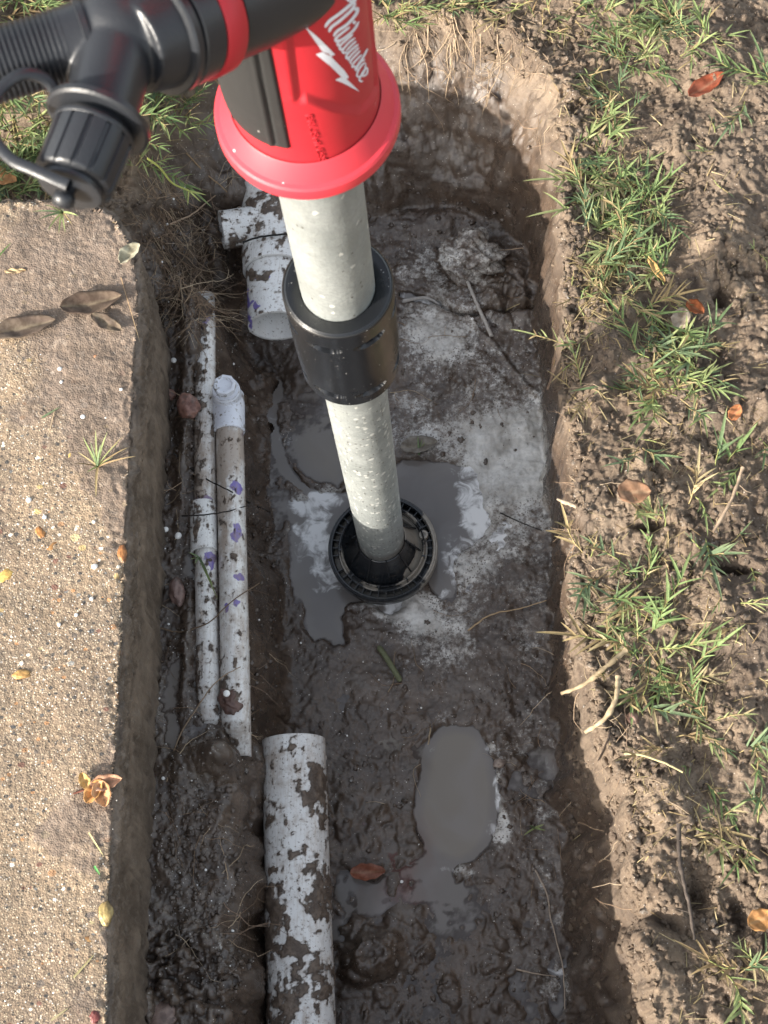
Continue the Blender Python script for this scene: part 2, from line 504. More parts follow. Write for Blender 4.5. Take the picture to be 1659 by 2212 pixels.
bas6 = basin([(392, 1190), (430, 1150), (425, 1330), (400, 1340)], 2, SHELF)
bas7 = basin([(545, 1640), (562, 1630), (566, 1800), (548, 1830)], 2, .05)
for b in (bas5, bas6): H -= sstep(-.004, .012, b) * .008
H -= sstep(-.003, .006, bas7) * .018
# soil banked level with the far end of the concrete
H += (K - BANK + .004 + .006 * n_mid) * sstep(380, 300, PX) * sstep(470, 380, PY) * sstep(.3, 1.0, t) * core_w
# under the concrete
SLAB_E = np.array([G(a, b, K)[:2] for a, b in [(222, 2600), (232, 2212), (237, 1912), (252, 1600), (265, 1325), (285, 900), (299, 660), (290, 560),
                                              (262, 490), (212, 445), (100, 432), (-100, 440)]])
SLAB_E = np.vstack([[SLAB_E[0, 0], -3.0], SLAB_E, [-3.0, SLAB_E[-1, 1]]])
SLAB_E = np.vstack([SLAB_E[:1], spline(SLAB_E[1:-1], 6), SLAB_E[-1:]])
SLAB_P = np.vstack([SLAB_E, [-3.0, -3.0]])
dS = sdpoly(XX, YY, SLAB_P)
H = np.where(dS > .010, np.minimum(H, .06), H)

# ---- paint masks of the soil itself: pale lime crust, dryness, wetness
def spots(L):
    return sum(w * np.exp(-(((PX0 - a) / c) ** 2 + ((PY0 - b) / d) ** 2)) for a, b, c, d, w in L)
PX0, PY0 = proj(np.stack([XX, YY, H], -1))
wobx = 26 * fbm(XX, YY, .05, 3, 201); woby = 26 * fbm(XX, YY, .05, 3, 202)
PX0 = PX0 + wobx; PY0 = PY0 + woby
white = spots([(1010, 560, 80, 40, .45), (880, 560, 60, 50, .35), (920, 700, 80, 60, .5), (930, 760, 60, 70, .5), (1080, 860, 70, 60, .45), (1180, 900, 60, 80, .5),
               (1000, 940, 110, 50, .55), (1100, 960, 80, 60, .75), (1180, 980, 60, 70, .8), (1030, 1000, 60, 50, .6), (1100, 1050, 60, 60, .8), (1190, 1070, 50, 60, .5),
               (1022, 1100, 30, 60, 1.0), (1080, 1160, 60, 70, .45), (1015, 1230, 60, 70, .6), (900, 1330, 70, 35, 1.0), (850, 1310, 60, 18, .9), (960, 1370, 60, 40, .7), (960, 1420, 70, 25, .4),
               (690, 1100, 55, 40, .9), (655, 1140, 30, 40, .6), (700, 1200, 42, 60, 1.0), (728, 1275, 45, 40, 1.0), (690, 1070, 30, 30, .5), (860, 860, 60, 25, .5), (870, 920, 60, 30, .5),
               (1150, 1170, 60, 80, .25), (1180, 1290, 60, 80, .28), (1160, 700, 70, 30, .3), (1190, 820, 40, 60, .3),
               (1083, 1700, 12, 60, .9), (1080, 1800, 16, 60, .8), (1000, 1880, 35, 14, .8), (925, 1610, 18, 20, .7), (915, 1660, 10, 30, .5), (1060, 1620, 22, 14, .7), (960, 1558, 40, 10, .4),
               (1150, 1560, 60, 60, .22), (1180, 1650, 40, 60, .22), (1180, 1780, 30, 90, .32), (1190, 2000, 40, 120, .2), (1215, 2150, 30, 70, .25),
               (1190, 2100, 20, 60, .3), (1040, 800, 190, 260, .12), (1000, 1120, 230, 300, .12), (1060, 740, 140, 60, .3), (960, 620, 100, 80, .25), (1120, 1380, 110, 120, .15), (800, 1450, 160, 120, .08), (1100, 2000, 120, 200, .10), (1110, 1700, 90, 200, .15), (900, 2150, 200, 60, .08), (660, 960, 60, 60, .22), (610, 930, 30, 60, .25), (560, 900, 40, 60, .15), (478, 2060, 14, 60, .75), (482, 2010, 12, 25, .5), (1090, 660, 90, 30, .25), (740, 700, 60, 60, .2)])
white = np.clip(white, 0, 1.3) * np.clip(1 - sstep(.04, .40, t), 0, 1)
dry = sstep(.55, 1.02, t + .10 * n_mid) * (1 - shelf_zone)
dry = dry * (1 - .45 * sstep(1500, 1250, PY0) * 0)
wetness = np.clip(floor, 0, 1)
def on_core(A): return A[ny0:ny0 + nyc, nx0:nx0 + nxc]
HC = on_core(H).copy()
HC_soft = None
def hz(x, y):
    fx = np.clip((np.asarray(x) - GX0) / GS, 0, nxc - 1.001); fy = np.clip((np.asarray(y) - GY0) / GS, 0, nyc - 1.001)
    ix, iy = fx.astype(int), fy.astype(int); u, v = fx - ix, fy - iy
    return (HC[iy, ix] * (1 - u) * (1 - v) + HC[iy, ix + 1] * u * (1 - v) + HC[iy + 1, ix] * (1 - u) * v + HC[iy + 1, ix + 1] * u * v)
def on(px, py, off=0.0):
    """point(s) of the soil surface seen at picture position (px, py): walk down the line of sight"""
    px, py = np.asarray(px, float), np.asarray(py, float)
    z = np.full(px.shape, .26); done = np.zeros(px.shape, bool)
    for _ in range(160):
        p = G(px, py, z); below = hz(p[..., 0], p[..., 1]) >= z
        done |= below
        z = np.where(done, z, z - .0018)
    p = G(px, py, z)
    return np.stack([p[..., 0], p[..., 1], hz(p[..., 0], p[..., 1]) + off], -1)
def on_slab_v(px, py):
    p = G(px, py, K); p[..., 2] = K + .0005
    return p
def on_slab(px, py, off=0.0):
    p = G(px, py, K); return np.array([p[0], p[1], K + off])

# ------------------------------------------------------------------ soil material
def soil_material():
    s = NT('soil')
    wh, dr, wt = s.attr('lime'), s.attr('dry'), s.attr('wet')
    n1 = s.noise(9, 5); n2 = s.noise(55, 6, .6); n3 = s.noise(330, 5, .65); n4 = s.noise(1100, 3, .6)
    mud = s.mix(s.ss(n1, .35, .65), (.062, .041, .028), (.102, .071, .050))
    mud = s.mix(s.math('MULTIPLY', s.ss(n2, .42, .62), .7), mud, (.044, .030, .022))
    mud = s.mix(s.math('MULTIPLY', s.ss(n3, .5, .75), .4), mud, (.17, .135, .115))
    silt_ = s.noise(19, 7, .62, dist=.8)
    mud = s.mix(s.math('MULTIPLY', s.ss(silt_, .50, .66), .55), mud, (.108, .086, .070))
    dryc = s.mix(s.ss(n1, .3, .7), (.180, .132, .092), (.250, .190, .136))
    dryc = s.mix(s.ss(n2, .42, .68), dryc, (.118, .085, .061))
    dryc = s.mix(s.math('MULTIPLY', s.ss(n3, .48, .72), .7), dryc, (.29, .23, .17))
    dryc = s.mix(s.math('MULTIPLY', s.ss(s.noise(140, 4), .58, .70), .8), dryc, (.11, .075, .052))
    smc = s.attr('smear')
    dryc = s.mix(s.math('MULTIPLY', s.ss(s.noise(13, 6, .6), .50, .62), .55), dryc, (.085, .062, .047))
    dryc = s.mix(s.math('MULTIPLY', smc, .55), dryc, (.100, .077, .062))
    base = s.mix(dr, mud, dryc)
    # lime crust: mottled, with small dark pits
    vo = s.voro(390, 'F1'); pits = s.ss(vo.outputs['Distance'], .20, .46)
    m = s.math('ADD', wh, s.math('MULTIPLY', s.math('SUBTRACT', s.noise(30, 7, .68), .5), 1.9))
    m = s.math('ADD', m, s.math('MULTIPLY', s.math('SUBTRACT', s.noise(170, 6, .7), .5), 2.0))
    m = s.ss(m, .30, 1.0)
    m = s.math('MULTIPLY', m, s.ss(wh, .03, .2))
    pit_f = s.math('MULTIPLY', s.math('SUBTRACT', 1.0, pits), s.ss(wh, 1.15, .75))
    m = s.math('MULTIPLY', m, s.math('SUBTRACT', 1.0, s.math('MULTIPLY', s.math('MULTIPLY', pit_f, s.ss(s.noise(60, 4), .4, .55)), .9)))
    lime = s.mix(s.ss(s.noise(40, 4), .35, .65), (.37, .35, .32), (.62, .605, .575))
    lime = s.mix(s.math('MULTIPLY', s.ss(s.noise(200, 5, .7), .5, .7), .5), lime, (.30, .27, .24))
    base = s.mix(m, base, lime)
    # pale grains and bits
    v2 = s.voro(520, 'F1'); sep = s.n('ShaderNodeSeparateColor'); s.set(sep.inputs[0], v2.outputs['Color'])
    grain = s.math('MULTIPLY', s.math('LESS_THAN', v2.outputs['Distance'], .26), s.math('GREATER_THAN', sep.outputs[0], .955))
    base = s.mix(s.math('MULTIPLY', grain, .8), base, (.52, .47, .42))
    rough = s.lin(dr, 0, 1, .31, .95)
    rough = s.math('SUBTRACT', rough, s.math('MULTIPLY', s.math('MULTIPLY', s.ss(silt_, .48, .62), s.math('SUBTRACT', 1.0, dr)), .22))
    rough = s.math('ADD', rough, s.math('MULTIPLY', s.math('SUBTRACT', s.noise(45, 4), .5), .55))
    rough = s.math('MAXIMUM', rough, .13)
    h = s.math('ADD', s.math('MULTIPLY', n3, .8), s.math('MULTIPLY', n4, .28))
    h = s.math('ADD', h, s.math('MULTIPLY', n2, 1.2))
    nrm = s.bump(h, s.lin(dr, 0, 1, .42, .85), .0026)
    nrm = s.bump(s.noise(620, 5, .75), s.lin(dr, 0, 1, .25, .7), .0012, nrm)
    s.pbr(base, rough, 0, nrm, s.lin(dr, 0, 1, .85, .35))
    return s.m
soil_mat = soil_material()
ny, nx = XX.shape
idx = np.arange(nx * ny).reshape(ny, nx)
F = np.stack([idx[:-1, :-1], idx[:-1, 1:], idx[1:, 1:], idx[1:, :-1]], -1).reshape(-1, 4)
# the cut walls are shaped across as well: crumbs, hollows and small overhangs
gxH, gyH = np.gradient(H, axis=1) / np.maximum(np.gradient(XX, axis=1), 1e-6), np.gradient(H, axis=0) / np.maximum(np.gradient(YY, axis=0), 1e-6)
steep = sstep(.7, 2.5, np.hypot(gxH, gyH)) * (dS < -.004)
gl = np.hypot(gxH, gyH) + 1e-6
u3 = XX * .6 + YY + 0 * H
disp = .0050 * fbm(YY + .3 * XX, H * .7, .034, 4, 501) + .0020 * (np.abs(fbm(YY + .3 * XX, H, .014, 3, 502)) - .25)
core_m = np.zeros(H.shape); core_m[ny0:ny0 + nyc, nx0:nx0 + nxc] = 1
disp = disp * steep * core_m * (1 - .35 * sstep(480, 380, PY))
XD, YD = XX - gxH / gl * disp, YY - gyH / gl * disp
ground = mesh_np('ground', np.stack([XD, YD, H], -1).reshape(-1, 3), F, soil_mat,
                 {'lime': white, 'dry': dry * (1 - .45 * sstep(330, 230, PY) * sstep(.0, .06, dL) * sstep(1300, 1200, PX)), 'wet': wetness, 'smear': smear * bank})
tag(ground, kind='structure')

# ------------------------------------------------------------------ water
def water_material():
    s = NT('muddy_water')
    silt = s.attr('silt'); lime = s.attr('lime')
    n = s.noise(14, 4, .5, dist=1.5); n2 = s.noise(60, 5, .6, dist=1.0)
    c = s.mix(silt, (.125, .118, .122), (.195, .172, .145))
    c = s.mix(s.ss(s.math('ADD', s.attr('depth'), s.math('MULTIPLY', s.math('SUBTRACT', s.noise(90, 4), .5), .35)), .75, .1), c, (.050, .037, .030))
    c = s.mix(s.math('MULTIPLY', s.ss(n, .4, .7), .35), c, (.23, .215, .215))
    m = s.math('ADD', s.math('MULTIPLY', lime, .86), s.math('MULTIPLY', s.math('SUBTRACT', n2, .5), 1.7))
    m = s.math('ADD', m, s.math('MULTIPLY', s.math('SUBTRACT', n, .5), 1.6))
    m = s.math('MULTIPLY', s.ss(m, .45, 1.0), s.ss(lime, .05, .3))
    c = s.mix(m, c, (.70, .70, .70))
    wave = s.noise(22, 2, .4)
    s.pbr(c, s.lin(m, 0, 1, .10, .35), 0, s.bump(wave, .25, .002), .55, coat=0)
    return s.m
water_mat = water_material()
cell = (np.minimum(np.minimum(H[:-1, :-1], H[:-1, 1:]), np.minimum(H[1:, 1:], H[1:, :-1])))
core = np.zeros(cell.shape, bool); core[ny0:ny0 + nyc - 1, nx0:nx0 + nxc - 1] = True
PXc, PYc = PX[:-1, :-1], PY[:-1, :-1]
keep0 = core & (cell < WATER + .0006) & (dF[:-1, :-1] < .003) & (bas7[:-1, :-1] < -.004)
keep1 = core & (cell < SHELF - .0022) & ((bas5[:-1, :-1] > -.01) | (bas6[:-1, :-1] > -.01)) & (PXc < 470)
keep2 = core & (bas7[:-1, :-1] > -.006)
def water_sheet(keep, level):
    kk = keep.copy(); kk[:, 1:] |= keep[:, :-1]; kk[1:, :] |= kk[:-1, :]
    ii, jj = np.nonzero(kk)
    f = np.stack([idx[ii, jj], idx[ii, jj + 1], idx[ii + 1, jj + 1], idx[ii + 1, jj]], -1)
    u, inv = np.unique(f.ravel(), return_inverse=True)
    V = np.stack([XX.ravel()[u], YY.ravel()[u], np.full(len(u), level)], -1)
    return V, inv.reshape(-1, 4), u
VV, FF, UU = [], [], []; nn = 0
for kp, lv in ((keep0, WATER), (keep1, SHELF - .002), (keep2, .046)):
    v, f, u = water_sheet(kp, lv)
    VV.append(v); FF.append(f + nn); UU.append(u); nn += len(v)
UU = np.concatenate(UU)
silt = np.clip(.55 + .9 * sstep(0, .02, bas3) + .3 * sstep(0, .02, bas2) - .2 * sstep(0, .02, bas1), 0, 1).ravel()[UU]
lev = np.vstack(VV)[:, 2]
depth = np.clip((lev - H.ravel()[UU]) / .0035, 0, 1)
wl = np.clip(white, 0, 1.2)
wl = np.where(bas3 > .008, wl * .2, wl)
water = mesh_np('water', np.vstack(VV), np.vstack(FF), water_mat, {'silt': silt, 'lime': wl.ravel()[UU], 'depth': depth})
tag(water, kind='structure')

# ------------------------------------------------------------------ concrete pavement with a kerb face
sx, _, _ = axis_vals(-.62, -.235, .0016, 2.3)
sy, _, _ = axis_vals(.03, 1.06, .0016, 2.9)
sx = sx[sx < -.02]
# extend the grid beyond the edge so that it can be folded down the kerb face
SX, SY = np.meshgrid(np.concatenate([sx, np.arange(sx[-1] + .0016, -.02, .0016)]), sy)
d = sdpoly(SX, SY, SLAB_P)
E = smooth_poly(SLAB_E, 1, closed=False)
# closest point of the edge
cxp = np.zeros(SX.shape); cyp = np.zeros(SX.shape); best = np.full(SX.shape, 9e9)
near = d < .02
xn, yn = SX[near], SY[near]
bx, by, bb = np.zeros(xn.shape), np.zeros(xn.shape), np.full(xn.shape, 9e9)
for i in range(len(E) - 1):
    e = E[i + 1] - E[i]
    if e @ e < 1e-12: continue
    q = np.clip(((xn - E[i, 0]) * e[0] + (yn - E[i, 1]) * e[1]) / (e @ e), 0, 1)
    ex, ey = E[i, 0] + e[0] * q, E[i, 1] + e[1] * q
    dd = (xn - ex) ** 2 + (yn - ey) ** 2
    m = dd < bb
    bb = np.where(m, dd, bb); bx = np.where(m, ex, bx); by = np.where(m, ey, by)
cxp[near], cyp[near] = bx, by
RND = .009
o_ = np.maximum(-d, 0)                                  # arc length beyond the edge
nrmx = np.where(o_ > 1e-6, (SX - cxp) / np.maximum(o_, 1e-6), 0); nrmy = np.where(o_ > 1e-6, (SY - cyp) / np.maximum(o_, 1e-6), 0)
ang = np.clip(o_ / RND, 0, math.pi / 2)
hor = RND * np.sin(ang); drop = RND * (1 - np.cos(ang)) + np.maximum(o_ - RND * math.pi / 2, 0)
sn = fbm(SX, SY, .004, 3, 301); sn2 = fbm(SX, SY, .06, 3, 302)
facen = .0030 * fbm(cxp + cyp, drop * .7, .035, 4, 303) + .0022 * fbm(cxp + cyp, drop, .009, 3, 304) + .0008 * sn
facen = facen - .004 * np.maximum(0, fbm(cxp + cyp, 0 * drop, .05, 3, 306)) * np.exp(-drop / .02)
VX = np.where(o_ > 0, cxp + nrmx * (hor + facen - .004), SX - 0)
VY = np.where(o_ > 0, cyp + nrmy * (hor + facen - .004), SY)
pull = np.exp(-np.maximum(d, 0) / .01)
VZ = K - np.where(o_ > 0, drop, 0) + .0007 * sn * (o_ <= 0) + .0015 * sn2 - .0045 * pull * np.abs(fbm(SX, SY, .012, 4, 305))
# where d>0 close to the edge shift back by 4 mm smoothly
sh = np.where(d > 0, np.exp(-d / .02), 0)
msk = (d > 0) & near
VX[msk] -= 0; VY[msk] -= 0
spx, spy = proj(np.stack([SX, SY, np.full(SX.shape, K)], -1))
qx = spx + 30 * fbm(SX, SY, .05, 3, 311); qy = spy + 30 * fbm(SX, SY, .05, 3, 312)
film = sum(w * np.exp(-(((qx - a) / c) ** 2 + ((qy - b) / e_) ** 2)) for a, b, c, e_, w in
           [(220, 620, 110, 130, .9), (100, 560, 130, 90, .6), (240, 800, 90, 120, .9), (250, 950, 70, 120, .8), (60, 640, 120, 60, .6), (255, 1080, 40, 90, .6), (200, 1010, 50, 60, .5),
            (190, 1770, 75, 55, 1.0), (110, 1800, 40, 40, .7), (230, 1680, 40, 60, .6), (180, 1870, 50, 30, .6), (190, 2170, 50, 50, .6), (180, 2020, 70, 60, .3), (120, 470, 100, 40, .6), (150, 720, 170, 220, .45), (245, 1250, 26, 260, .35), (225, 1800, 22, 300, .4), (60, 900, 120, 80, .3)])
film = np.clip(film, 0, 1)
VZ += film * (.0009 * sstep(-.4, .5, fbm(SX, SY, .030, 4, 321)) + .001) * (o_ <= 0)
face = np.clip(o_ / .004, 0, 1)
keepv = (d > -.235)
fm = keepv[:-1, :-1] & keepv[:-1, 1:] & keepv[1:, 1:] & keepv[1:, :-1]
si = np.arange(SX.size).reshape(SX.shape)
ii, jj = np.nonzero(fm)
f = np.stack([si[ii, jj], si[ii, jj + 1], si[ii + 1, jj + 1], si[ii + 1, jj]], -1)
u, inv = np.unique(f.ravel(), return_inverse=True)

def concrete_material():
    s = NT('exposed_aggregate_concrete')
    fl = s.attr('film'); fc = s.attr('face')
    n1 = s.noise(7, 5); n2 = s.noise(60, 5, .6); n3 = s.noise(700, 3, .6)
    base = s.mix(s.ss(n1, .35, .68), (.270, .198, .132), (.17, .126, .090))
    base = s.mix(s.math('MULTIPLY', s.ss(n2, .4, .65), .5), base, (.18, .145, .112))
    v = s.voro(620, 'F1'); sc = s.n('ShaderNodeSeparateColor'); s.set(sc.inputs[0], v.outputs['Color'])
    sand = s.ramp(sc.outputs[0], [(0, (.15, .11, .08)), (.25, (.30, .22, .15)), (.5, (.42, .33, .22)), (.75, (.60, .50, .36)), (.93, (.85, .80, .70))], 'CONSTANT')
    gm = s.ss(v.outputs['Distance'], .48, .30)
    base = s.mix(s.math('MULTIPLY', gm, .72), base, sand)
    def pebbles(scale, thr, size, col_stops, b):
        w = s.voro(scale, 'F1', co=s.mapping((1, 1.25, 1)))
        q = s.n('ShaderNodeSeparateColor'); s.set(q.inputs[0], w.outputs['Color'])
        dist = s.math('ADD', w.outputs['Distance'], s.math('MULTIPLY', s.math('SUBTRACT', s.noise(scale * 2.2, 2), .5), .16))
        rr = s.lin(q.outputs[1], 0, 1, size * .5, size)
        k = s.math('MULTIPLY', s.math('LESS_THAN', dist, rr), s.math('GREATER_THAN', q.outputs[0], thr))
        return s.mix(s.math('MULTIPLY', k, .88), b, s.ramp(q.outputs[2], col_stops, 'CONSTANT'))
    DK = [(0, (.05, .05, .05)), (.42, (.09, .07, .06)), (.6, (.13, .07, .05)), (.72, (.16, .16, .155)), (.84, (.36, .19, .09)), (.92, (.70, .66, .58))]
    base = pebbles(330, .80, .42, [(0, (.05, .045, .04)), (.6, (.10, .08, .07)), (.8, (.55, .48, .40))], base)
    base = pebbles(190, .74, .42, DK, base)
    base = pebbles(95, .83, .36, [(0, (.06, .065, .07)), (.3, (.12, .10, .085)), (.45, (.30, .17, .09)), (.55, (.16, .08, .06)), (.68, (.45, .33, .15)), (.8, (.22, .22, .21)), (.92, (.60, .56, .5))], base)
    base = pebbles(48, .93, .30, [(0, (.07, .075, .08)), (.35, (.42, .20, .06)), (.6, (.48, .40, .22)), (.85, (.16, .13, .11))], base)
    mudf = s.mix(s.ss(s.noise(30, 5), .35, .7), (.140, .104, .080), (.20, .152, .120))
    mudf = s.mix(s.math('MULTIPLY', s.ss(s.noise(160, 4), .55, .7), .4), mudf, (.42, .34, .27))
    fm_ = s.ss(s.math('ADD', fl, s.math('MULTIPLY', s.math('SUBTRACT', s.noise(38, 6, .65), .5), 1.3)), .25, .65)
    base = s.mix(s.math('MULTIPLY', fm_, .85), base, mudf)
    # kerb face: wet grime with stretched streaks
    st = s.noise(1, 5, .6, co=s.mapping((120, 18, 22)))
    grime = s.mix(s.ss(st, .35, .68), (.070, .052, .039), (.175, .135, .103))
    grime = s.mix(s.math('MULTIPLY', s.ss(s.noise(90, 5, .65), .54, .66), .7), grime, (.17, .14, .115))
    f2_ = s.ss(s.math('ADD', fc, s.math('MULTIPLY', s.math('SUBTRACT', s.noise(70, 5, .7), .5), .8)), .25, .95)
    base = s.mix(s.math('MULTIPLY', f2_, .93), base, grime)
    h = s.math('ADD', s.math('MULTIPLY', s.math('SUBTRACT', 1.0, v.outputs['Distance']), .5), s.math('MULTIPLY', n2, 1.1))
    h = s.math('ADD', h, s.math('MULTIPLY', n3, .5))
    rough = s.math('SUBTRACT', .88, s.math('MULTIPLY', fc, .25))
    s.pbr(base, rough, 0, s.bump(h, .8, .0011), .4)
    return s.m
concrete_mat = concrete_material()
pavement = mesh_np('pavement', np.stack([VX, VY, VZ], -1).reshape(-1, 3)[u], inv.reshape(-1, 4), concrete_mat,
                   {'film': film.ravel()[u], 'face': face.ravel()[u]})
tag(pavement, kind='structure')
# ------------------------------------------------------------------ the transfer pump
def toW(v): return M @ np.asarray(v, float)
AX_D = np.array([.0435, .28, 1.0]); AX_L = np.linalg.norm(AX_D)
FOOT = np.array([(823 - CX) / FPX * 1.53, (1160 - CY) / FPX * 1.53, 1.53])
def AP(s): return CAM + toW(FOOT - AX_D / AX_L * s)         # point on the pump axis, s metres above the foot of the tube
UPV = toW(-AX_D / AX_L)                                     # up along the tube
_p = np.array([0, 1.0, 0]); _p = _p - (_p @ AX_D) * AX_D / AX_L ** 2
E2 = toW(_p / np.linalg.norm(_p))                           # across the axis, towards the bottom of the picture
E1 = np.cross(E2, UPV)
if E1 @ toW([1, 0, 0]) < 0: E1 = -E1
def cylpt(th, s, r):
    """point(s) on the pump at angle th (0 = picture right, 90 = front), height s, radius r"""
    th, s, r = np.broadcast_arrays(*map(np.asarray, (th, s, r)))
    return AP(0) + s[..., None] * UPV + (r * np.cos(th))[..., None] * E1 + (r * np.sin(th))[..., None] * E2
def lathe_p(prof, n=96, rfun=None):
    th = np.arange(n) * 2 * math.pi / n
    V = np.vstack([cylpt(th, s_, r * (rfun(th, s_) if rfun else 1)) for s_, r in prof])
    F = [(i * n + j, i * n + (j + 1) % n, (i + 1) * n + (j + 1) % n, (i + 1) * n + j) for i in range(len(prof) - 1) for j in range(n)]
    return V, F
def hit(px, py, r):
    """where the view through (px, py) meets the front of the pump cylinder of radius r -> theta, s"""
    d = toW([(px - CX) / FPX, (py - CY) / FPX, 1.0]); o = CAM - AP(0)
    d2 = np.array([d @ E1, d @ E2]); o2 = np.array([o @ E1, o @ E2])
    a, b, c = d2 @ d2, 2 * d2 @ o2, o2 @ o2 - r * r
    q = b * b - 4 * a * c
    q = max(q, 0)
    t_ = (-b - math.sqrt(q)) / (2 * a)
    P = o + d * t_
    return math.atan2(P @ E2, P @ E1), P @ UPV

def plastic(name, col, rough=.4, bump=.15, scale=900, dust=0.0, spec=.5, dustcol=(.35, .3, .26), dsc=380):
    s = NT(name)
    c = s.mix(s.math('MULTIPLY', s.ss(s.noise(40, 5), .35, .7), .25), col, tuple(x * .75 for x in col))
    r = s.math('ADD', rough, s.math('MULTIPLY', s.math('SUBTRACT', s.noise(60, 4), .5), .2))
    if dust:
        v = s.voro(dsc, 'F1'); q = s.n('ShaderNodeSeparateColor'); s.set(q.inputs[0], v.outputs['Color'])
        k = s.math('MULTIPLY', s.math('LESS_THAN', v.outputs['Distance'], s.lin(q.outputs[1], 0, 1, .05, .3)), s.math('GREATER_THAN', q.outputs[0], 1 - dust))
        k = s.math('MULTIPLY', k, s.ss(s.noise(55, 4, .7), .46, .6))
        k2 = s.math('MULTIPLY', s.ss(s.noise(25, 6, .7), .60, .78), .18)
        c = s.mix(k2, c, dustcol); c = s.mix(k, c, tuple(min(1, x * 1.9) for x in dustcol))
        r = s.math('MAXIMUM', r, s.math('MULTIPLY', k, .8))
    return s.pbr(c, r, 0, s.bump(s.noise(scale, 3), bump, .0004), spec)

red = plastic('red_plastic', (.44, .020, .030), .46, .12, dust=.02, dustcol=(.6, .25, .25))
red_flange = plastic('red_flange_plastic', (.60, .040, .058), .42, .12, dust=.02, dustcol=(.6, .3, .3))
black = plastic('black_plastic', (.022, .024, .027), .38, .2, dust=.04, dustcol=(.10, .10, .10))
black_hose = plastic('black_fitting_plastic', (.020, .022, .026), .36, .3, 700, spec=.5)
black_dusty = plastic('collar_plastic', (.009, .010, .012), .24, .12, dust=.14, dustcol=(.16, .155, .15), dsc=620)
rubber = plastic('grey_rubber', (.021, .021, .021), .66, .5, 1300, spec=.3, dust=.03, dustcol=(.16, .15, .14))
white_print = plastic('white_print', (.74, .76, .82), .5, .05)

def tube_material():
    s = NT('pitted_aluminium')
    st = s.mapping((1, 1, 1)); n = s.noise(34, 5, .6); g = s.noise(420, 5, .65); f_ = s.noise(1400, 3, .6)
    c = s.mix(s.ss(n, .3, .7), (.235, .255, .25), (.325, .345, .338))
    c = s.mix(s.math('MULTIPLY', s.ss(g, .40, .62), .5), c, (.22, .23, .22))
    wl_ = s.attr('splash')
    v = s.voro(210, 'F1', co=s.mapping((1.0, 1.0, .75))); q = s.n('ShaderNodeSeparateColor'); s.set(q.inputs[0], v.outputs['Color'])
    dist = s.math('ADD', v.outputs['Distance'], s.math('MULTIPLY', s.math('SUBTRACT', s.noise(500, 3), .5), .5))
    k = s.math('MULTIPLY', s.math('LESS_THAN', dist, s.lin(q.outputs[1], 0, 1, .10, .45)), s.math('GREATER_THAN', q.outputs[0], s.lin(wl_, 0, 1, 1.0, .50)))
    c = s.mix(s.math('MULTIPLY', k, .5), c, (.72, .72, .68))
    v3 = s.voro(330, 'F1', co=s.mapping((1, 1, .8))); q3 = s.n('ShaderNodeSeparateColor'); s.set(q3.inputs[0], v3.outputs['Color'])
    k3 = s.math('MULTIPLY', s.math('LESS_THAN', v3.outputs['Distance'], .3), s.math('GREATER_THAN', q3.outputs[0], s.lin(wl_, 0, 1, 1.0, .80)))
    c = s.mix(s.math('MULTIPLY', k3, .8), c, (.08, .07, .06))
    c = s.mix(s.math('MULTIPLY', s.ss(s.attr('low'), .2, 1.0), s.lin(s.noise(60, 5, .7), .3, .7, .2, .9)), c, (.12, .095, .08))
    h = s.math('ADD', s.math('MULTIPLY', g, .7), s.math('MULTIPLY', f_, .3)); h = s.math('ADD', h, s.math('MULTIPLY', k, .6))
    return s.pbr(c, s.lin(s.noise(90, 4), .3, .7, .38, .58), .28, s.bump(h, .6, .0007), .5)
tube_mat = tube_material()

pump = empty('transfer_pump', AP(-.055))
tag(pump, 'red and black stick transfer pump with a pale metal tube, standing in the puddle', 'pump')
TR = .0229
# tube
ss = np.linspace(-.012, .83, 240); th = np.arange(72) * 2 * math.pi / 72
S2, T2 = np.meshgrid(ss, th, indexing='ij')
V = cylpt(T2, S2, TR + .00012 * fbm(T2 * .02, S2, .01, 3, 400)).reshape(-1, 3)
Fq = [(i * 72 + j, i * 72 + (j + 1) % 72, (i + 1) * 72 + (j + 1) % 72, (i + 1) * 72 + j) for i in range(len(ss) - 1) for j in range(72)]
splash = sstep(.56, .36, S2).ravel() * .9 + .12
mesh_np('tube', V, np.array(Fq), tube_mat, {'splash': splash, 'low': sstep(.03, -.002, S2).ravel()}, parent=pump)

# collar with slanted recessed pockets
CS0, CS1, CR = .482, .606, .0346
ss = np.concatenate([np.linspace(CS0, CS1, 150)]); n = 320; th = np.arange(n) * 2 * math.pi / n
S2, T2 = np.meshgrid(ss, th, indexing='ij')
dep = np.zeros(S2.shape); 
for srow, off in ((CS1 - .022, 0.0), (CS0 + .018, .10)):
    for k in range(7):
        c0 = off + .95 + k * 2 * math.pi / 7
        u = (T2 - c0 + math.pi) % (2 * math.pi) - math.pi
        u = u * CR; v = (S2 - srow) - .0 * u
        half = .0046 * np.clip(1 - (u / .0125) ** 2, 0, 1) ** .6
        ins = sstep(0, .0008, half - np.abs(v)) * (np.abs(u) < .0125)
        dep = np.maximum(dep, ins * (.0008 + .0068 * sstep(.0125, -.0105, u) * 1.0) * (u > -.0112))
Rr = CR - dep - .0006 * sstep(CS0 + .05, CS0, S2)
edge = np.minimum(S2 - CS0, CS1 - S2)
Rr -= .0012 * np.clip(1 - edge / .0016, 0, 1) ** 2
V = cylpt(T2, S2, Rr).reshape(-1, 3)
Fq = [(i * n + j, i * n + (j + 1) % n, (i + 1) * n + (j + 1) % n, (i + 1) * n + j) for i in range(len(ss) - 1) for j in range(n)]
collar = Geo().add(V, Fq)
collar.add(*lathe_p([(CS1 - .0002, CR - .0014), (CS1 + .0006, CR - .0026), (CS1 + .0004, TR + .004), (CS1 - .0012, TR + .0006)], 160))
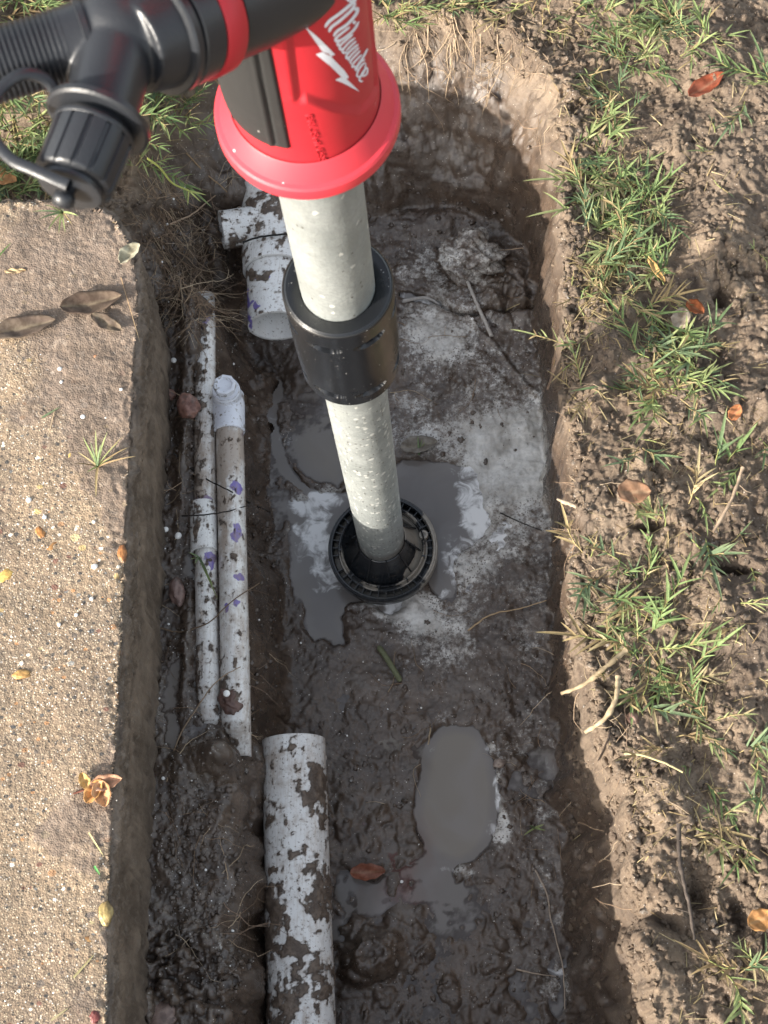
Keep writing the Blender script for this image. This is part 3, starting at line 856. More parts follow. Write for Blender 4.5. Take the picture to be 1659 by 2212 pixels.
collar.add(*lathe_p([(CS0 + .0002, CR - .0022), (CS0 - .0004, CR - .004), (CS0 + .001, TR + .0004)], 160))
collar.build('collar', black_dusty, pump, sharp=35)

# red flange at the bottom of the motor housing
FS = .806; FR = .0452
flange = Geo()
flange.add(*lathe_p([(FS + .004, TR), (FS, TR + .004), (FS - .0005, FR - .006), (FS, FR - .0018), (FS + .0012, FR - .0004), (FS + .0025, FR), (FS + .0092, FR - .0002),
                     (FS + .0105, FR - .0012), (FS + .0112, FR - .0030), (FS + .0205, .0372), (FS + .0215, .0364)], 160))
flange.build('flange', red_flange, pump, sharp=30)

# housing: fine grid with a recessed field for the logo
HS0, HS1 = FS + .0205, 1.10
BR0, BR1 = .0358, .0352
def body_r(s): return BR0 + (BR1 - BR0) * (s - HS0) / .12
Q = [hit(a, b, .0355) for a, b in [(655, -60), (632, 40), (637, 120), (650, 217), (662, 208), (786, 232), (816, 185), (824, 100), (815, -60)]]
Qp = np.array([(a * .0355, s_) for a, s_ in Q])
ss = np.arange(HS0, HS1, .0009); n = 420; th = np.arange(n) * 2 * math.pi / n - math.pi / 2
S2, T2 = np.meshgrid(ss, th, indexing='ij')
dq = sdpoly(T2 * .0355, S2, Qp)
rec = sstep(-.0042, .0006, dq) * .0022
def field_depth(thv, sv):
    return float(sstep(-.0042, .0006, sdpoly(np.array([thv * .0355]), np.array([sv]), Qp))[0] * .0022)
Rb = body_r(S2) - rec
V = cylpt(T2, S2, Rb).reshape(-1, 3)
Fq = [(i * n + j, i * n + (j + 1) % n, (i + 1) * n + (j + 1) % n, (i + 1) * n + j) for i in range(len(ss) - 1) for j in range(n)]
body = Geo().add(V, Fq)
body.add(*lathe_p([(HS1 - .001, BR1), (HS1 + .01, BR1 - .003), (HS1 + .014, .02), (HS1 + .014, .0005)], 96))
body.build('motor_housing', red, pump)

# grey rubber grip panel on the left, with a pressed seam
t0, s0 = hit(627, 322, .0368); t1, s1 = hit(577, 74, .0368); ts, _s = hit(595, 312, .0368); ts1, _s1 = hit(552, 100, .0368)
s_bot = s0 - .0005
rows = np.arange(s_bot, 1.03, .0008); P_ = []
cols = np.linspace(0, 1, 150)
for s_ in rows:
    tr = t0 + (t1 - t0) * (s_ - s0) / (s1 - s0)
    tl = math.radians(238)
    tt = tr + (tl - tr) * cols
    seam = ts + (ts1 - ts) * (s_ - _s) / (_s1 - _s)
    q = (tt - seam) * .0368
    r = body_r(s_) + .0014 - .0011 * np.exp(-(q / .0009) ** 2) * (s_ > _s) + .0004 * np.exp(-((q - .0022) / .0012) ** 2) + .0004 * (q > .001)
    r = r + .0005 * sstep(.0, .006, q) * sstep(s_bot, s_bot + .01, s_)
    ed = np.minimum.reduce([(tt - tr) * .0368, (tl - tt) * .0368, np.full(tt.shape, s_ - s_bot)])
    r = r - .0016 * np.clip(1 - ed / .0012, 0, 1) ** 2
    P_.append(cylpt(tt, np.full(tt.shape, s_), r))
V = np.vstack(P_); m_ = len(cols)
Fq = [(i * m_ + j, i * m_ + j + 1, (i + 1) * m_ + j + 1, (i + 1) * m_ + j) for i in range(len(rows) - 1) for j in range(m_ - 1)]
Geo().add(V, Fq).build('grip_panel', rubber, pump)

# printed lightning bolt and script name (5.925 crop pixels per picture unit, crop starts at (650.3, 0))
def lg(x, y): return 650.3 + x / 8.93, y / 8.93
def on_body(px, py, lift):
    a, s_ = hit(px, py, .0345)
    r = body_r(s_) - field_depth(a, s_) + lift
    return cylpt(a, s_, r)
def print_poly(g, pts, lift=.00012, steps=1):
    pts = [lg(*p) for p in pts]
    cxm = sum(p[0] for p in pts) / len(pts); cym = sum(p[1] for p in pts) / len(pts)
    V = [on_body(a, b, lift) for a, b in pts]
    return V
bolt = Geo()
top = [(95, 565), (340, 760), (560, 950), (685, 1090)]
# drawn as quads strips so that it follows the curved surface
def strip(g, A, B, nseg=6, lift=.00015):
    A = np.array(A, float); B = np.array(B, float)
    L, R_ = [], []
    for i in range(len(A) - 1):
        for k in range(nseg):
            t_ = k / nseg
            L.append(A[i] * (1 - t_) + A[i + 1] * t_); R_.append(B[i] * (1 - t_) + B[i + 1] * t_)
    L.append(A[-1]); R_.append(B[-1])
    V = []
    for a, b in zip(L, R_):
        for w in (0, .33, .67, 1):
            p = a * (1 - w) + b * w
            V.append(on_body(*lg(*p), lift))
    F_ = [(i * 4 + j, i * 4 + j + 1, (i + 1) * 4 + j + 1, (i + 1) * 4 + j) for i in range(len(L) - 1) for j in range(3)]
    g.add(V, F_)
strip(bolt, [(90, 560), (270, 810), (440, 1040)], [(96, 560), (380, 790), (688, 1088)])
strip(bolt, [(310, 1090), (440, 1045), (600, 1130)], [(310, 1096), (400, 1165), (560, 1290)])
strip(bolt, [(440, 1042), (560, 1080), (596, 1130)], [(688, 1088), (640, 1110), (598, 1132)])
strip(bolt, [(560, 1280), (800, 1510), (840, 1540)], [(598, 1125), (860, 1380), (955, 1515)])
strip(bolt, [(440, 1200), (560, 1285)], [(596, 1128), (620, 1150)])
strip(bolt, [(690, 1572), (790, 1520), (900, 1555)], [(690, 1578), (820, 1625), (960, 1690)])
strip(bolt, [(800, 1515), (860, 1540), (900, 1556)], [(955, 1515), (925, 1545), (901, 1558)])
strip(bolt, [(900, 1550), (1020, 1650), (1155, 1780)], [(860, 1630), (1000, 1712), (1150, 1784)])
bolt.build('lightning_bolt', white_print, pump)
script = Geo()
def stroke(pts, w=19):
    P = spline(pts, 5) if len(pts) > 2 else np.array([np.array(pts[0]) * (1 - k / 8) + np.array(pts[1]) * k / 8 for k in range(9)])
    T = np.gradient(P, axis=0); T /= np.linalg.norm(T, axis=1)[:, None] + 1e-9
    N = np.stack([-T[:, 1], T[:, 0]], -1)
    ww = w * np.clip(np.minimum(np.arange(len(P)) + .6, len(P) - np.arange(len(P)) - .4) / 2.2, .35, 1)
    V = []
    for p, n_, w_ in zip(P, N, ww):
        V += [on_body(*lg(*(p - n_ * w_)), .00022), on_body(*lg(*(p + n_ * w_)), .00022)]
    script.add(V, [(2 * i, 2 * i + 1, 2 * i + 3, 2 * i + 2) for i in range(len(P) - 1)])
for pts, w in [
    ([(900, -10), (1010, 50), (1110, -10)], 30), ([(1100, -20), (1060, 60), (820, 270), (590, 440), (488, 570)], 34),
    ([(1090, 110), (1010, 230), (790, 430), (620, 560), (570, 660)], 32), ([(1060, 60), (1100, 120)], 28), ([(1075, 220), (1140, 180), (1110, 290), (930, 500), (740, 630), (655, 740)], 32),
    ([(985, 545), (850, 650), (720, 760), (700, 825), (780, 800)], 26), ([(1095, 425), (1045, 480)], 34),
    ([(1165, 430), (1060, 600), (900, 740), (760, 840), (745, 905), (830, 890)], 26),
    ([(1045, 680), (920, 790), (800, 900), (785, 985), (860, 960)], 24), ([(1085, 750), (960, 850), (850, 980), (845, 1045), (930, 1035)], 24),
    ([(1110, 810), (1010, 900), (900, 1020)], 22), ([(1150, 870), (1040, 960), (930, 1070), (905, 1150), (980, 1120)], 23),
    ([(1165, 930), (1080, 1010), (970, 1130), (950, 1205)], 21), ([(1185, 990), (1100, 1080), (1000, 1190), (990, 1262)], 21),
    ([(1215, 1065), (1130, 1150), (1040, 1250), (1025, 1315), (1090, 1290)], 21), ([(1325, 945), (1240, 1110), (1140, 1260), (1065, 1375)], 22),
    ([(1275, 1160), (1200, 1200), (1130, 1300), (1090, 1400)], 20), ([(1285, 1225), (1230, 1250), (1150, 1360), (1110, 1480), (1180, 1490), (1250, 1400), (1290, 1240)], 19),
    ([(1325, 1310), (1270, 1350), (1200, 1450), (1160, 1570), (1230, 1582)], 19), ([(1320, 1320), (1310, 1420), (1270, 1465), (1210, 1490)], 18)]:
    stroke(pts, w * .92)
script.build('printed_name', white_print, pump)

# embossed lettering that runs down the housing
fc_ = bpy.data.curves.new('embossed_lettering', 'FONT'); fc_.body = 'BRUSHLESS'; fc_.size = 1.0; fc_.extrude = .02
tmp = bpy.data.objects.new('tmp', fc_); COL.objects.link(tmp)
bpy.context.view_layer.update()
me = bpy.data.meshes.new_from_object(tmp.evaluated_get(bpy.context.evaluated_depsgraph_get()))
bpy.data.objects.remove(tmp)
co = np.empty(len(me.vertices) * 3); me.vertices.foreach_get('co', co); co = co.reshape(-1, 3)
W_ = co[:, 0].max()
L0, L1 = np.array([658.0, 244.0]), np.array([689.0, 345.0])
dn = (L1 - L0) / W_; perp = np.array([1.0, -.30]) * 17.5 / .72
out = []
for x, y, z in co:
    p = L0 + dn * x - perp * 0 + perp * y * .85
    out.append(on_body(p[0], p[1], .0001 + (.0004 if z > 0 else -.0003)))
me.vertices.foreach_set('co', np.array(out).ravel()); me.update()
me.materials.append(red)
o = bpy.data.objects.new('embossed_lettering', me); COL.objects.link(o); o.parent = pump

# outlet: neck, red ring, Y fitting, barbed branch, capped branch
OA = CW(630, -70, .625); RC = CW(418, 30, .595)
od = (RC - OA) / np.linalg.norm(RC - OA); LO = np.linalg.norm(RC - OA)
neck = Geo().add(*lathe(OA, od, [(-.01, .001), (-.01, .0235), (LO * .55, .0240), (LO - .007, .0232), (LO - .007, .0225), (LO + .004, .0225)], 96))
neck.build('outlet_neck', black, pump, sharp=40)
Geo().add(*lathe(RC, od, [(-.0052, .0228), (-.0052, .0246), (-.0042, .0252), (.0040, .0252), (.0052, .0244), (.0052, .0225)], 96)).build('outlet_ring', red, pump, sharp=40)
Geo().add(*lathe(RC, od, [(.0052, .0236), (.0058, .0243), (.0150, .0243), (.0157, .0236), (.0160, .0225), (.0172, .0225), (.0175, .0244), (.0205, .0247), (.0214, .0240), (.0216, .0205), (.0216, .0004)], 96)).build('coupling_nut', black_hose, pump, sharp=35)

def add_modifiers_blend(o, vox=.0009, it=8):
    r = o.modifiers.new('remesh', 'REMESH'); r.mode = 'VOXEL'; r.voxel_size = vox; r.use_smooth_shade = True
    sm = o.modifiers.new('smooth', 'SMOOTH'); sm.iterations = it; sm.factor = .5
C0 = CW(262, 62, .578)                                     # middle of the Y
B1 = CW(130, 104, .575); B1e = CW(30, 130, .573)
FL = CW(214, 258, .566); CE = CW(156, 398, .556)
yg = Geo()
def closed(A, B, ra, rb, n=40):
    A = np.asarray(A); B = np.asarray(B); L = np.linalg.norm(B - A); d_ = (B - A) / L
    return lathe(A, d_, [(0, .0002), (0, ra), (L, rb), (L, .0002)], n)
yg.add(*closed(RC + od * .018, RC + od * .034, .0222, .0190)); yg.add(*closed(RC + od * .020, C0, .0205, .0172))
V_, F_ = ico(3); yg.add(C0 + V_ * .0178, F_)
yg.add(*closed(C0, B1e, .0150, .0124)); yg.add(*closed(C0, FL, .0150, .0133))
# web between the two branches
w1, w2, w3 = C0, C0 + (B1 - C0) * .78, C0 + (FL - C0) * .5
nrm_ = np.cross(w2 - w1, w3 - w1); nrm_ /= np.linalg.norm(nrm_)
wv = [w1 + nrm_ * .0075, w2 + nrm_ * .007, w3 + nrm_ * .0075, w1 - nrm_ * .0075, w2 - nrm_ * .007, w3 - nrm_ * .0075]
yg.add(wv, [(0, 1, 2), (5, 4, 3), (0, 3, 4, 1), (1, 4, 5, 2), (2, 5, 3, 0)])
yo = yg.build('y_fitting', black_hose, pump); add_modifiers_blend(yo)
bd = (B1e - C0) / np.linalg.norm(B1e - C0); bL = np.linalg.norm(B1e - C0)
L_ = bL - .0205
prof_ = [(L_ - .010, .0126), (L_ - .009, .0150), (L_ - .0065, .0153), (L_ - .006, .0128)]
for k in range(15):
    a_ = L_ + k * .0021
    prof_ += [(a_, .0131), (a_ + .0004, .0137), (a_ + .0010, .0137), (a_ + .0014, .0131)]
Geo().add(*lathe(C0, bd, prof_, 64)).build('hose_barb', black_hose, pump, sharp=30)
cd = (CE - FL) / np.linalg.norm(CE - FL); cL = np.linalg.norm(CE - FL)
Geo().add(*lathe(FL, cd, [(-.0012, .0135), (-.0012, .0185), (-.0006, .0195), (.0016, .0196), (.0024, .0185), (.0024, .0128), (.006, .0128)], 80)).build('strap_ring', black_hose, pump, sharp=35)
rf = lambda th_, s_: 1 - .045 * (np.abs(((th_ * 14 / (2 * math.pi)) % 1) - .5) > .36)
capg = Geo().add(*lathe(FL, cd, [(.0046, .0125), (.0046, .0146), (.0056, .0153), (.0080, .0153), (.0084, .0150), (.0092, .0150), (cL - .0012, .0147), (cL, .0136), (cL, .0005)], 280, rfun=None))
capg = Geo().add(*lathe(FL, cd, [(.0046, .0125), (.0046, .0146), (.0056, .0155), (.0072, .0155), (.0076, .0151)], 140))
capg.add(*lathe(FL, cd, [(.0076, .0151), (.0080, .0150), (cL - .0016, .0146), (cL - .0004, .0136), (cL, .0110), (cL, .0004)], 280, rfun=rf))
cap = capg.build('screw_cap', black_hose, pump, sharp=50)
# end plate of the strap with its knob
KN = CW(138, 408, .552)
Geo().add(*lathe(FL, cd, [(cL + .0004, .0004), (cL + .0004, .0118), (cL + .0024, .0118), (cL + .0028, .0110), (cL + .0028, .0004)], 64)).build('strap_disc', black_hose, pump, sharp=40)
kd = KN - (FL + cd * (cL + .003))
Geo().add(*lathe(FL + cd * (cL + .0028) + kd * .35, cd, [(0, .0030), (.0018, .0026), (.0024, .0038), (.0048, .0042), (.0066, .0032), (.0074, .0004)], 40)).build('strap_knob', black_hose, pump)
sp = [CW(*p) for p in [(128, 208, .566), (96, 170, .562), (50, 160, .558), (5, 190, .556), (-22, 240, .553), (-12, 300, .550), (25, 345, .547), (70, 366, .545), (118, 388, .543), (150, 402, .541)]]
SPp = spline(sp, 8); Tt = np.gradient(SPp, axis=0); Tt /= np.linalg.norm(Tt, axis=1)[:, None]
view = np.array([toW([0, 0, -1.0])] * len(SPp)); side = np.cross(Tt, view); side /= np.linalg.norm(side, axis=1)[:, None]
nn_ = np.cross(side, Tt)
ring_ = [(-1, -.45), (-.7, -.9), (.7, -.9), (1, -.45), (1, .45), (.7, .9), (-.7, .9), (-1, .45)]
V = np.vstack([SPp[i] + sum_ for i in range(len(SPp)) for sum_ in [np.array([side[i] * a * .0022 + nn_[i] * b * .0018 for a, b in ring_])]])
Fq = [(i * 8 + j, i * 8 + (j + 1) % 8, (i + 1) * 8 + (j + 1) % 8, (i + 1) * 8 + j) for i in range(len(SPp) - 1) for j in range(8)]
Geo().add(V, Fq).build('cap_strap', black_hose, pump)

# strainer foot: ribbed ring, dish and cone
def foot_plastic():
    s = NT('muddy_black_plastic')
    mudm = s.attr('silt')
    m = s.ss(s.math('ADD', mudm, s.math('MULTIPLY', s.math('SUBTRACT', s.noise(75, 5, .6), .5), .9)), .45, .6)
    c = s.mix(m, (.013, .015, .018), (.26, .235, .20))
    c = s.mix(s.math('MULTIPLY', s.ss(s.noise(200, 4), .5, .7), .3), c, (.07, .055, .045))
    return s.pbr(c, s.lin(m, 0, 1, .18, .4), 0, s.bump(s.noise(260, 4), .4, .0006), .6)
foot_mat = foot_plastic()
def foot_obj(name, V, F, silt_fn, sharp=35):
    V = np.asarray(V)
    me = bpy.data.meshes.new(name); me.from_pydata(V.tolist(), [], [tuple(map(int, f_)) for f_ in F])
    me.polygons.foreach_set('use_smooth', np.ones(len(me.polygons), bool)); me.set_sharp_from_angle(angle=math.radians(sharp))
    rel = V - AP(0); x = rel @ E1; y = rel @ E2
    a = me.attributes.new('silt', 'FLOAT', 'POINT'); a.data.foreach_set('value', silt_fn(x, y, np.hypot(x, y)).astype(np.float32))
    me.materials.append(foot_mat); me.update()
    o = bpy.data.objects.new(name, me); COL.objects.link(o); o.parent = pump
    return o
B0 = -.050; OR = .0548
Z0 = lambda x, y, r: 0 * x
right_mud = lambda x, y, r: np.clip(.95 * sstep(.004, .016, x + .35 * (-y) * 0) * sstep(.028, .010, y), 0, 1)
g = Geo()
g.add(*lathe_p([(B0 + .000, OR - .0045), (B0 + .0070, OR - .0035), (B0 + .0078, OR - .0030), (B0 + .0078, OR - .0014), (B0 + .0066, OR - .0008), (B0 + .0068, OR + .0002), (B0 + .0056, OR + .0010), (B0 - .010, OR + .0008), (B0 - .014, OR - .001)], 128))
foot_obj('outer_rim', np.vstack(g.V), g.F, lambda x, y, r: .75 * sstep(.02, .05, x) * sstep(-.03, .0, -y * 0 + .02))
g = Geo()
nr = 38
for k in range(nr):
    if k in (3, 17, 30): continue
    a = k * 2 * math.pi / nr
    w = .00045
    pts = []
    for s_ in (B0 + .0062, B0 - .008):
        for rr, sg in ((.0455, -1), (.0516, -1), (.0516, 1), (.0455, 1)):
            pts.append(cylpt(a + sg * w / rr, s_, rr))
    g.add(np.array(pts), [(0, 1, 2, 3), (7, 6, 5, 4), (0, 4, 5, 1), (1, 5, 6, 2), (2, 6, 7, 3), (3, 7, 4, 0)])
foot_obj('strainer_ribs', np.vstack(g.V), g.F, lambda x, y, r: .2 + 0 * x)
g = Geo().add(*lathe_p([(B0 - .006, .0445), (B0 - .0055, .0485), (B0 - .006, .0525)], 96))
foot_obj('strainer_floor', np.vstack(g.V), g.F, lambda x, y, r: 1.2 * sstep(.75, -.3, (x - .55 * y) / .055))
g = Geo().add(*lathe_p([(B0 - .006, .0458), (B0 + .0050, .0458), (B0 + .0057, .0452), (B0 + .0057, .0440), (B0 + .0100, .0432), (B0 + .0150, .0428), (B0 + .0156, .0422), (B0 + .0150, .0412), (B0 + .0085, .0408), (B0 + .0075, .0398)], 128))
foot_obj('inner_wall', np.vstack(g.V), g.F, lambda x, y, r: np.where((r > .040) & (r < .0455), .47 + .2 * np.sin(x * 160 + y * 90), .2))
for k in range(9):
    a = .25 + k * 2 * math.pi / 9; pts = []
    for s_ in (B0 + .0162, B0 + .004):
        for rr, sg in ((.0412, -1), (.0445, -1), (.0445, 1), (.0412, 1)): pts.append(cylpt(a + sg * .0007 / rr, s_, rr))
    foot_obj('wall_clip', np.array(pts), [(0, 1, 2, 3), (7, 6, 5, 4), (0, 4, 5, 1), (1, 5, 6, 2), (2, 6, 7, 3), (3, 7, 4, 0)], Z0)
g = Geo().add(*lathe_p([(B0 + .0075, .0402), (B0 + .0085, .0388), (B0 + .012, .0362), (B0 + .020, .0325), (B0 + .032, .0282), (B0 + .040, .0260), (B0 + .0445, .0246), (B0 + .0450, .0238), (B0 + .0420, .0231)], 128))
foot_obj('cone', np.vstack(g.V), g.F, lambda x, y, r: np.where(r > .0335, .12 + .95 * sstep(.008, .026, x - .15 * y), .05 + .7 * sstep(.012, .024, x) * sstep(.015, -.005, y)))
g = Geo()
for k in range(10):
    a = .1 + k * 2 * math.pi / 10; pts = []
    w = .0006
    for rr, s_ in ((.0246, B0 + .0455), (.0380, B0 + .0095)):
        for lift, sg in ((-.002, -1), (.0011, -1), (.0011, 1), (-.002, 1)): pts.append(cylpt(a + sg * w / rr, s_ + lift * .6, rr + lift))
    g.add(np.array(pts), [(0, 1, 2, 3), (7, 6, 5, 4), (0, 4, 5, 1), (1, 5, 6, 2), (2, 6, 7, 3), (3, 7, 4, 0)])
foot_obj('cone_ribs', np.vstack(g.V), g.F, Z0)
tb, _q = hit(923, 1148, .042); 
bc = cylpt(math.atan2(-.012, .040), B0 + .004, .0432)
V, F_ = lathe(bc, UPV, [(0, .0046), (.0092, .0046), (.0098, .0040), (.0094, .0022), (.0082, .0018), (.0082, .0002)], 32)
foot_obj('screw_boss', V, F_, lambda x, y, r: .95 + 0 * x)
wg = Geo()
wp = [cylpt(a, s_, r) for a, s_, r in [(-.95, B0 + .040, .0262), (-.95, B0 + .014, .0352), (-.62, B0 + .014, .0365), (-.62, B0 + .040, .0262)]]
wp += [p - UPV * .0015 for p in wp]
wg.add(wp, [(0, 1, 2, 3), (7, 6, 5, 4), (0, 4, 5, 1), (1, 5, 6, 2), (2, 6, 7, 3), (3, 7, 4, 0)])
foot_obj('side_gusset', np.vstack(wg.V), wg.F, lambda x, y, r: .25 + 0 * x)
print('FOOT Z', AP(0)[2], AP(B0)[2])
adopt(pump)

# ------------------------------------------------------------------ plastic pipes in the pit
def pvc_material(name, tone=(.70, .695, .68)):
    s = NT(name)
    mud, pur, stain = s.attr('mud'), s.attr('primer'), s.attr('stain')
    st = s.noise(1, 5, .65, co=s.mapping((260, 22, 260)))
    c = s.mix(s.math('MULTIPLY', s.ss(s.noise(25, 4), .35, .7), .35), tone, tuple(x * .82 for x in tone))
    pf = s.ss(s.math('ADD', pur, s.math('MULTIPLY', s.math('SUBTRACT', s.noise(240, 4, .6), .5), .9)), .42, .62)
    c = s.mix(s.math('MULTIPLY', pf, .9), c, (.105, .070, .36))
    sf = s.ss(s.math('ADD', stain, s.math('ADD', s.math('MULTIPLY', s.math('SUBTRACT', s.noise(70, 5, .7), .5), 1.2), s.math('MULTIPLY', s.math('SUBTRACT', st, .5), .7))), .25, .85)
    c = s.mix(s.math('MULTIPLY', sf, .8), c, (.29, .22, .165))
    c = s.mix(s.math('MULTIPLY', s.ss(s.noise(1, 4, .6, co=s.mapping((900, 30, 900))), .55, .72), .45), c, (.36, .30, .25))
    c = s.mix(s.math('MULTIPLY', s.ss(s.noise(330, 4, .7), .57, .65), .8), c, (.15, .115, .09))
    mf = s.ss(s.math('ADD', mud, s.math('MULTIPLY', s.math('SUBTRACT', s.noise(420, 5, .75), .5), .55)), .36, .60)
    thin_ = s.ss(s.math('ADD', mud, s.math('MULTIPLY', s.math('SUBTRACT', s.noise(300, 5, .75), .5), .9)), .05, .55)
    c = s.mix(s.math('MULTIPLY', thin_, .5), c, (.26, .195, .145))
    mc = s.mix(s.ss(s.noise(120, 4), .4, .65), (.078, .056, .042), (.15, .112, .084))
    c = s.mix(mf, c, mc)
    h = s.math('ADD', s.math('MULTIPLY', mf, 1.6), s.math('MULTIPLY', s.math('MULTIPLY', s.noise(300, 4), mf), 2.0))
    return s.pbr(c, s.lin(mf, 0, 1, .28, .5), 0, s.bump(h, .8, .0012), .5)
pvc = pvc_material('muddy_white_pvc')

def pipe_mesh(name, pts, R, parent, marks=(), wallt=.0025, open_ends=True, n=96, bell=None, base_mud=0.0, base_stain=.2, mat=None, step=.0013):
    """pts: world polyline of the axis; marks: (kind, px, py, rx, ry, weight) in picture units"""
    P = np.asarray(pts, float)
    seg = np.linalg.norm(np.diff(P, axis=0), axis=1); Ls = np.concatenate([[0], np.cumsum(seg)])
    m = max(4, int(Ls[-1] / step)); u_ = np.linspace(0, Ls[-1], m)
    C = np.stack([np.interp(u_, Ls, P[:, k]) for k in range(3)], -1)
    th_ = np.arange(n) * 2 * math.pi / n
    T = (P[-1] - P[0]) / np.linalg.norm(P[-1] - P[0]); a, b, _ = frame(T)
    rings = [C + 0] ; V = []
    def ring(c, r): return c + r * (np.outer(np.cos(th_), a) + np.outer(np.sin(th_), b))
    V.append(ring(C[0] + T * .012, R - wallt)); V.append(ring(C[0], R - wallt)); V.append(ring(C[0] - T * .0003, R - wallt * .5)); V.append(ring(C[0], R - .0004))
    for c in C: V.append(ring(c, R))
    V.append(ring(C[-1], R - .0004)); V.append(ring(C[-1] + T * .0003, R - wallt * .5)); V.append(ring(C[-1], R - wallt)); V.append(ring(C[-1] - T * min(.09, Ls[-1] * .6), R - wallt))
    k = len(V); V = np.vstack(V)
    F_ = np.array([(i * n + j, i * n + (j + 1) % n, (i + 1) * n + (j + 1) % n, (i + 1) * n + j) for i in range(k - 1) for j in range(n)])
    qx_, qy_ = proj(V)
    at = {'mud': np.full(len(V), base_mud), 'primer': np.zeros(len(V)), 'stain': np.full(len(V), base_stain)}
    # dirt gathers low on the pipe where it lies in the soil
    ax = np.concatenate([np.repeat(np.concatenate([[0] * 4, np.arange(m), [m - 1] * 4]), n)]).astype(int)
    rel = (V[:, 2] - C[ax][:, 2]) / R
    at['mud'] += .5 * sstep(-.1, -.8, rel); at['stain'] += .35 * sstep(.5, -.3, rel)
    wob = 14 * fbm(V[:, 0], V[:, 1], .02, 3, 500)
    for kind, x, y, rx, ry, w in marks:
        at[kind] += w * np.exp(-(((qx_ + wob - x) / rx) ** 2 + ((qy_ + wob - y) / ry) ** 2) ** 1.5)
    # caked mud: a real layer a millimetre thick, streaked along the pipe
    tv = np.tile(th_, k); along = (V - P[0]) @ T; arc = R * np.where(tv > math.pi, 2 * math.pi - tv, tv)
    sd = int(abs(P[0][0]) * 9999) % 500
    at['mud'] += .60 * fbm(arc, along, .012, 5, sd, .66) + .26 * fbm(arc * 5, along, .022, 3, sd + 3) + .10 * fbm(arc, along, .0025, 2, sd + 5)
    inner = np.ones(k, bool); inner[4:4 + m] = False; inner = np.repeat(inner, n)
    at['mud'][inner] = -.4; at['stain'][inner] = .15
    lay = sstep(.40, .62, at['mud']) * ~inner
    ctr = C[ax]; out_ = (V - ctr) - np.outer((V - ctr) @ T, T); out_ /= np.linalg.norm(out_, axis=1)[:, None] + 1e-9
    V = V + out_ * (lay * (.0007 + .0009 * np.clip(.5 + fbm(arc, along, .007, 3, sd + 7), 0, 1.4)))[:, None]
    return mesh_np(name, V, F_, mat or pvc, at, parent=parent)

# wide pipe at the bottom of the picture
bz = .060
r_big = .0302
pb = [G(634, 1600, bz), G(643, 1906, bz - .002), G(655, 2300, bz - .006)]
big = pipe_mesh('wide_pipe', pb, r_big, None, [
    ('mud', 682, 1685, 30, 38, 1.0), ('mud', 672, 1720, 26, 26, .9), ('mud', 700, 1760, 14, 60, .7), ('mud', 590, 1880, 20, 14, .8), ('mud', 580, 1935, 22, 28, 1.0), ('mud', 690, 1900, 25, 40, .9),
    ('mud', 700, 1960, 30, 40, .9), ('mud', 585, 2010, 18, 80, .7), ('mud', 635, 2045, 30, 16, 1.0), ('mud', 640, 2100, 40, 50, .6), ('mud', 700, 2130, 30, 60, .7), ('mud', 640, 1840, 40, 14, .5),
    ('mud', 610, 1960, 14, 60, .6), ('mud', 585, 1760, 20, 50, .5), ('mud', 600, 1640, 40, 30, .15), ('mud', 630, 1615, 10, 14, .6), ('stain', 600, 1650, 50, 50, .2), ('mud', 600, 2200, 40, 60, .8), ('mud', 570, 2090, 14, 90, .7), ('mud', 635, 2180, 14, 30, .8)],
    base_mud=-.06, base_stain=.36)
recenter(tag(big, 'wide white plastic pipe smeared with mud, lying at the bottom with its cut end up', 'pipe'))

# narrow pipe next to the concrete, with a coupling
nz = SHELF + .002
pa = [G(443, 640, nz - .060), G(443, 700, nz - .006), G(443, 730, nz), G(443, 963, nz), G(446, 1325, nz - .001), G(452, 1500, nz - .004), G(454, 1560, nz - .010), G(458, 1630, nz - .040)]
thin = empty('narrow_pipe', pa[4] - np.array([0, 0, .0107])); tag(thin, 'narrower white plastic pipe with a coupling, beside the concrete face', 'pipe')
pipe_mesh('pipe_length', pa, .0104, thin, [('primer', 440, 690, 16, 30, .9), ('primer', 440, 1078, 22, 8, 1.0), ('primer', 450, 1206, 20, 14, 1.1), ('primer', 458, 1222, 7, 14, .9), ('mud', 425, 1000, 9, 90, .5), ('mud', 435, 860, 20, 14, .6), ('mud', 425, 800, 12, 40, .5),
    ('mud', 440, 750, 16, 10, .5), ('mud', 425, 1450, 12, 90, .5), ('stain', 430, 1000, 30, 100, .4), ('mud', 440, 1590, 20, 20, .6), ('mud', 460, 1265, 6, 40, .6), ('mud', 428, 935, 14, 8, .7), ('mud', 440, 720, 18, 30, .45)], base_mud=.03, base_stain=.44)
pipe_mesh('coupling', [G(439, 1088, nz), G(441, 1192, nz)], .0128, thin, [('mud', 418, 1140, 8, 60, .6), ('mud', 425, 1100, 10, 10, .3)], base_stain=.0, wallt=.003)
adopt(thin)

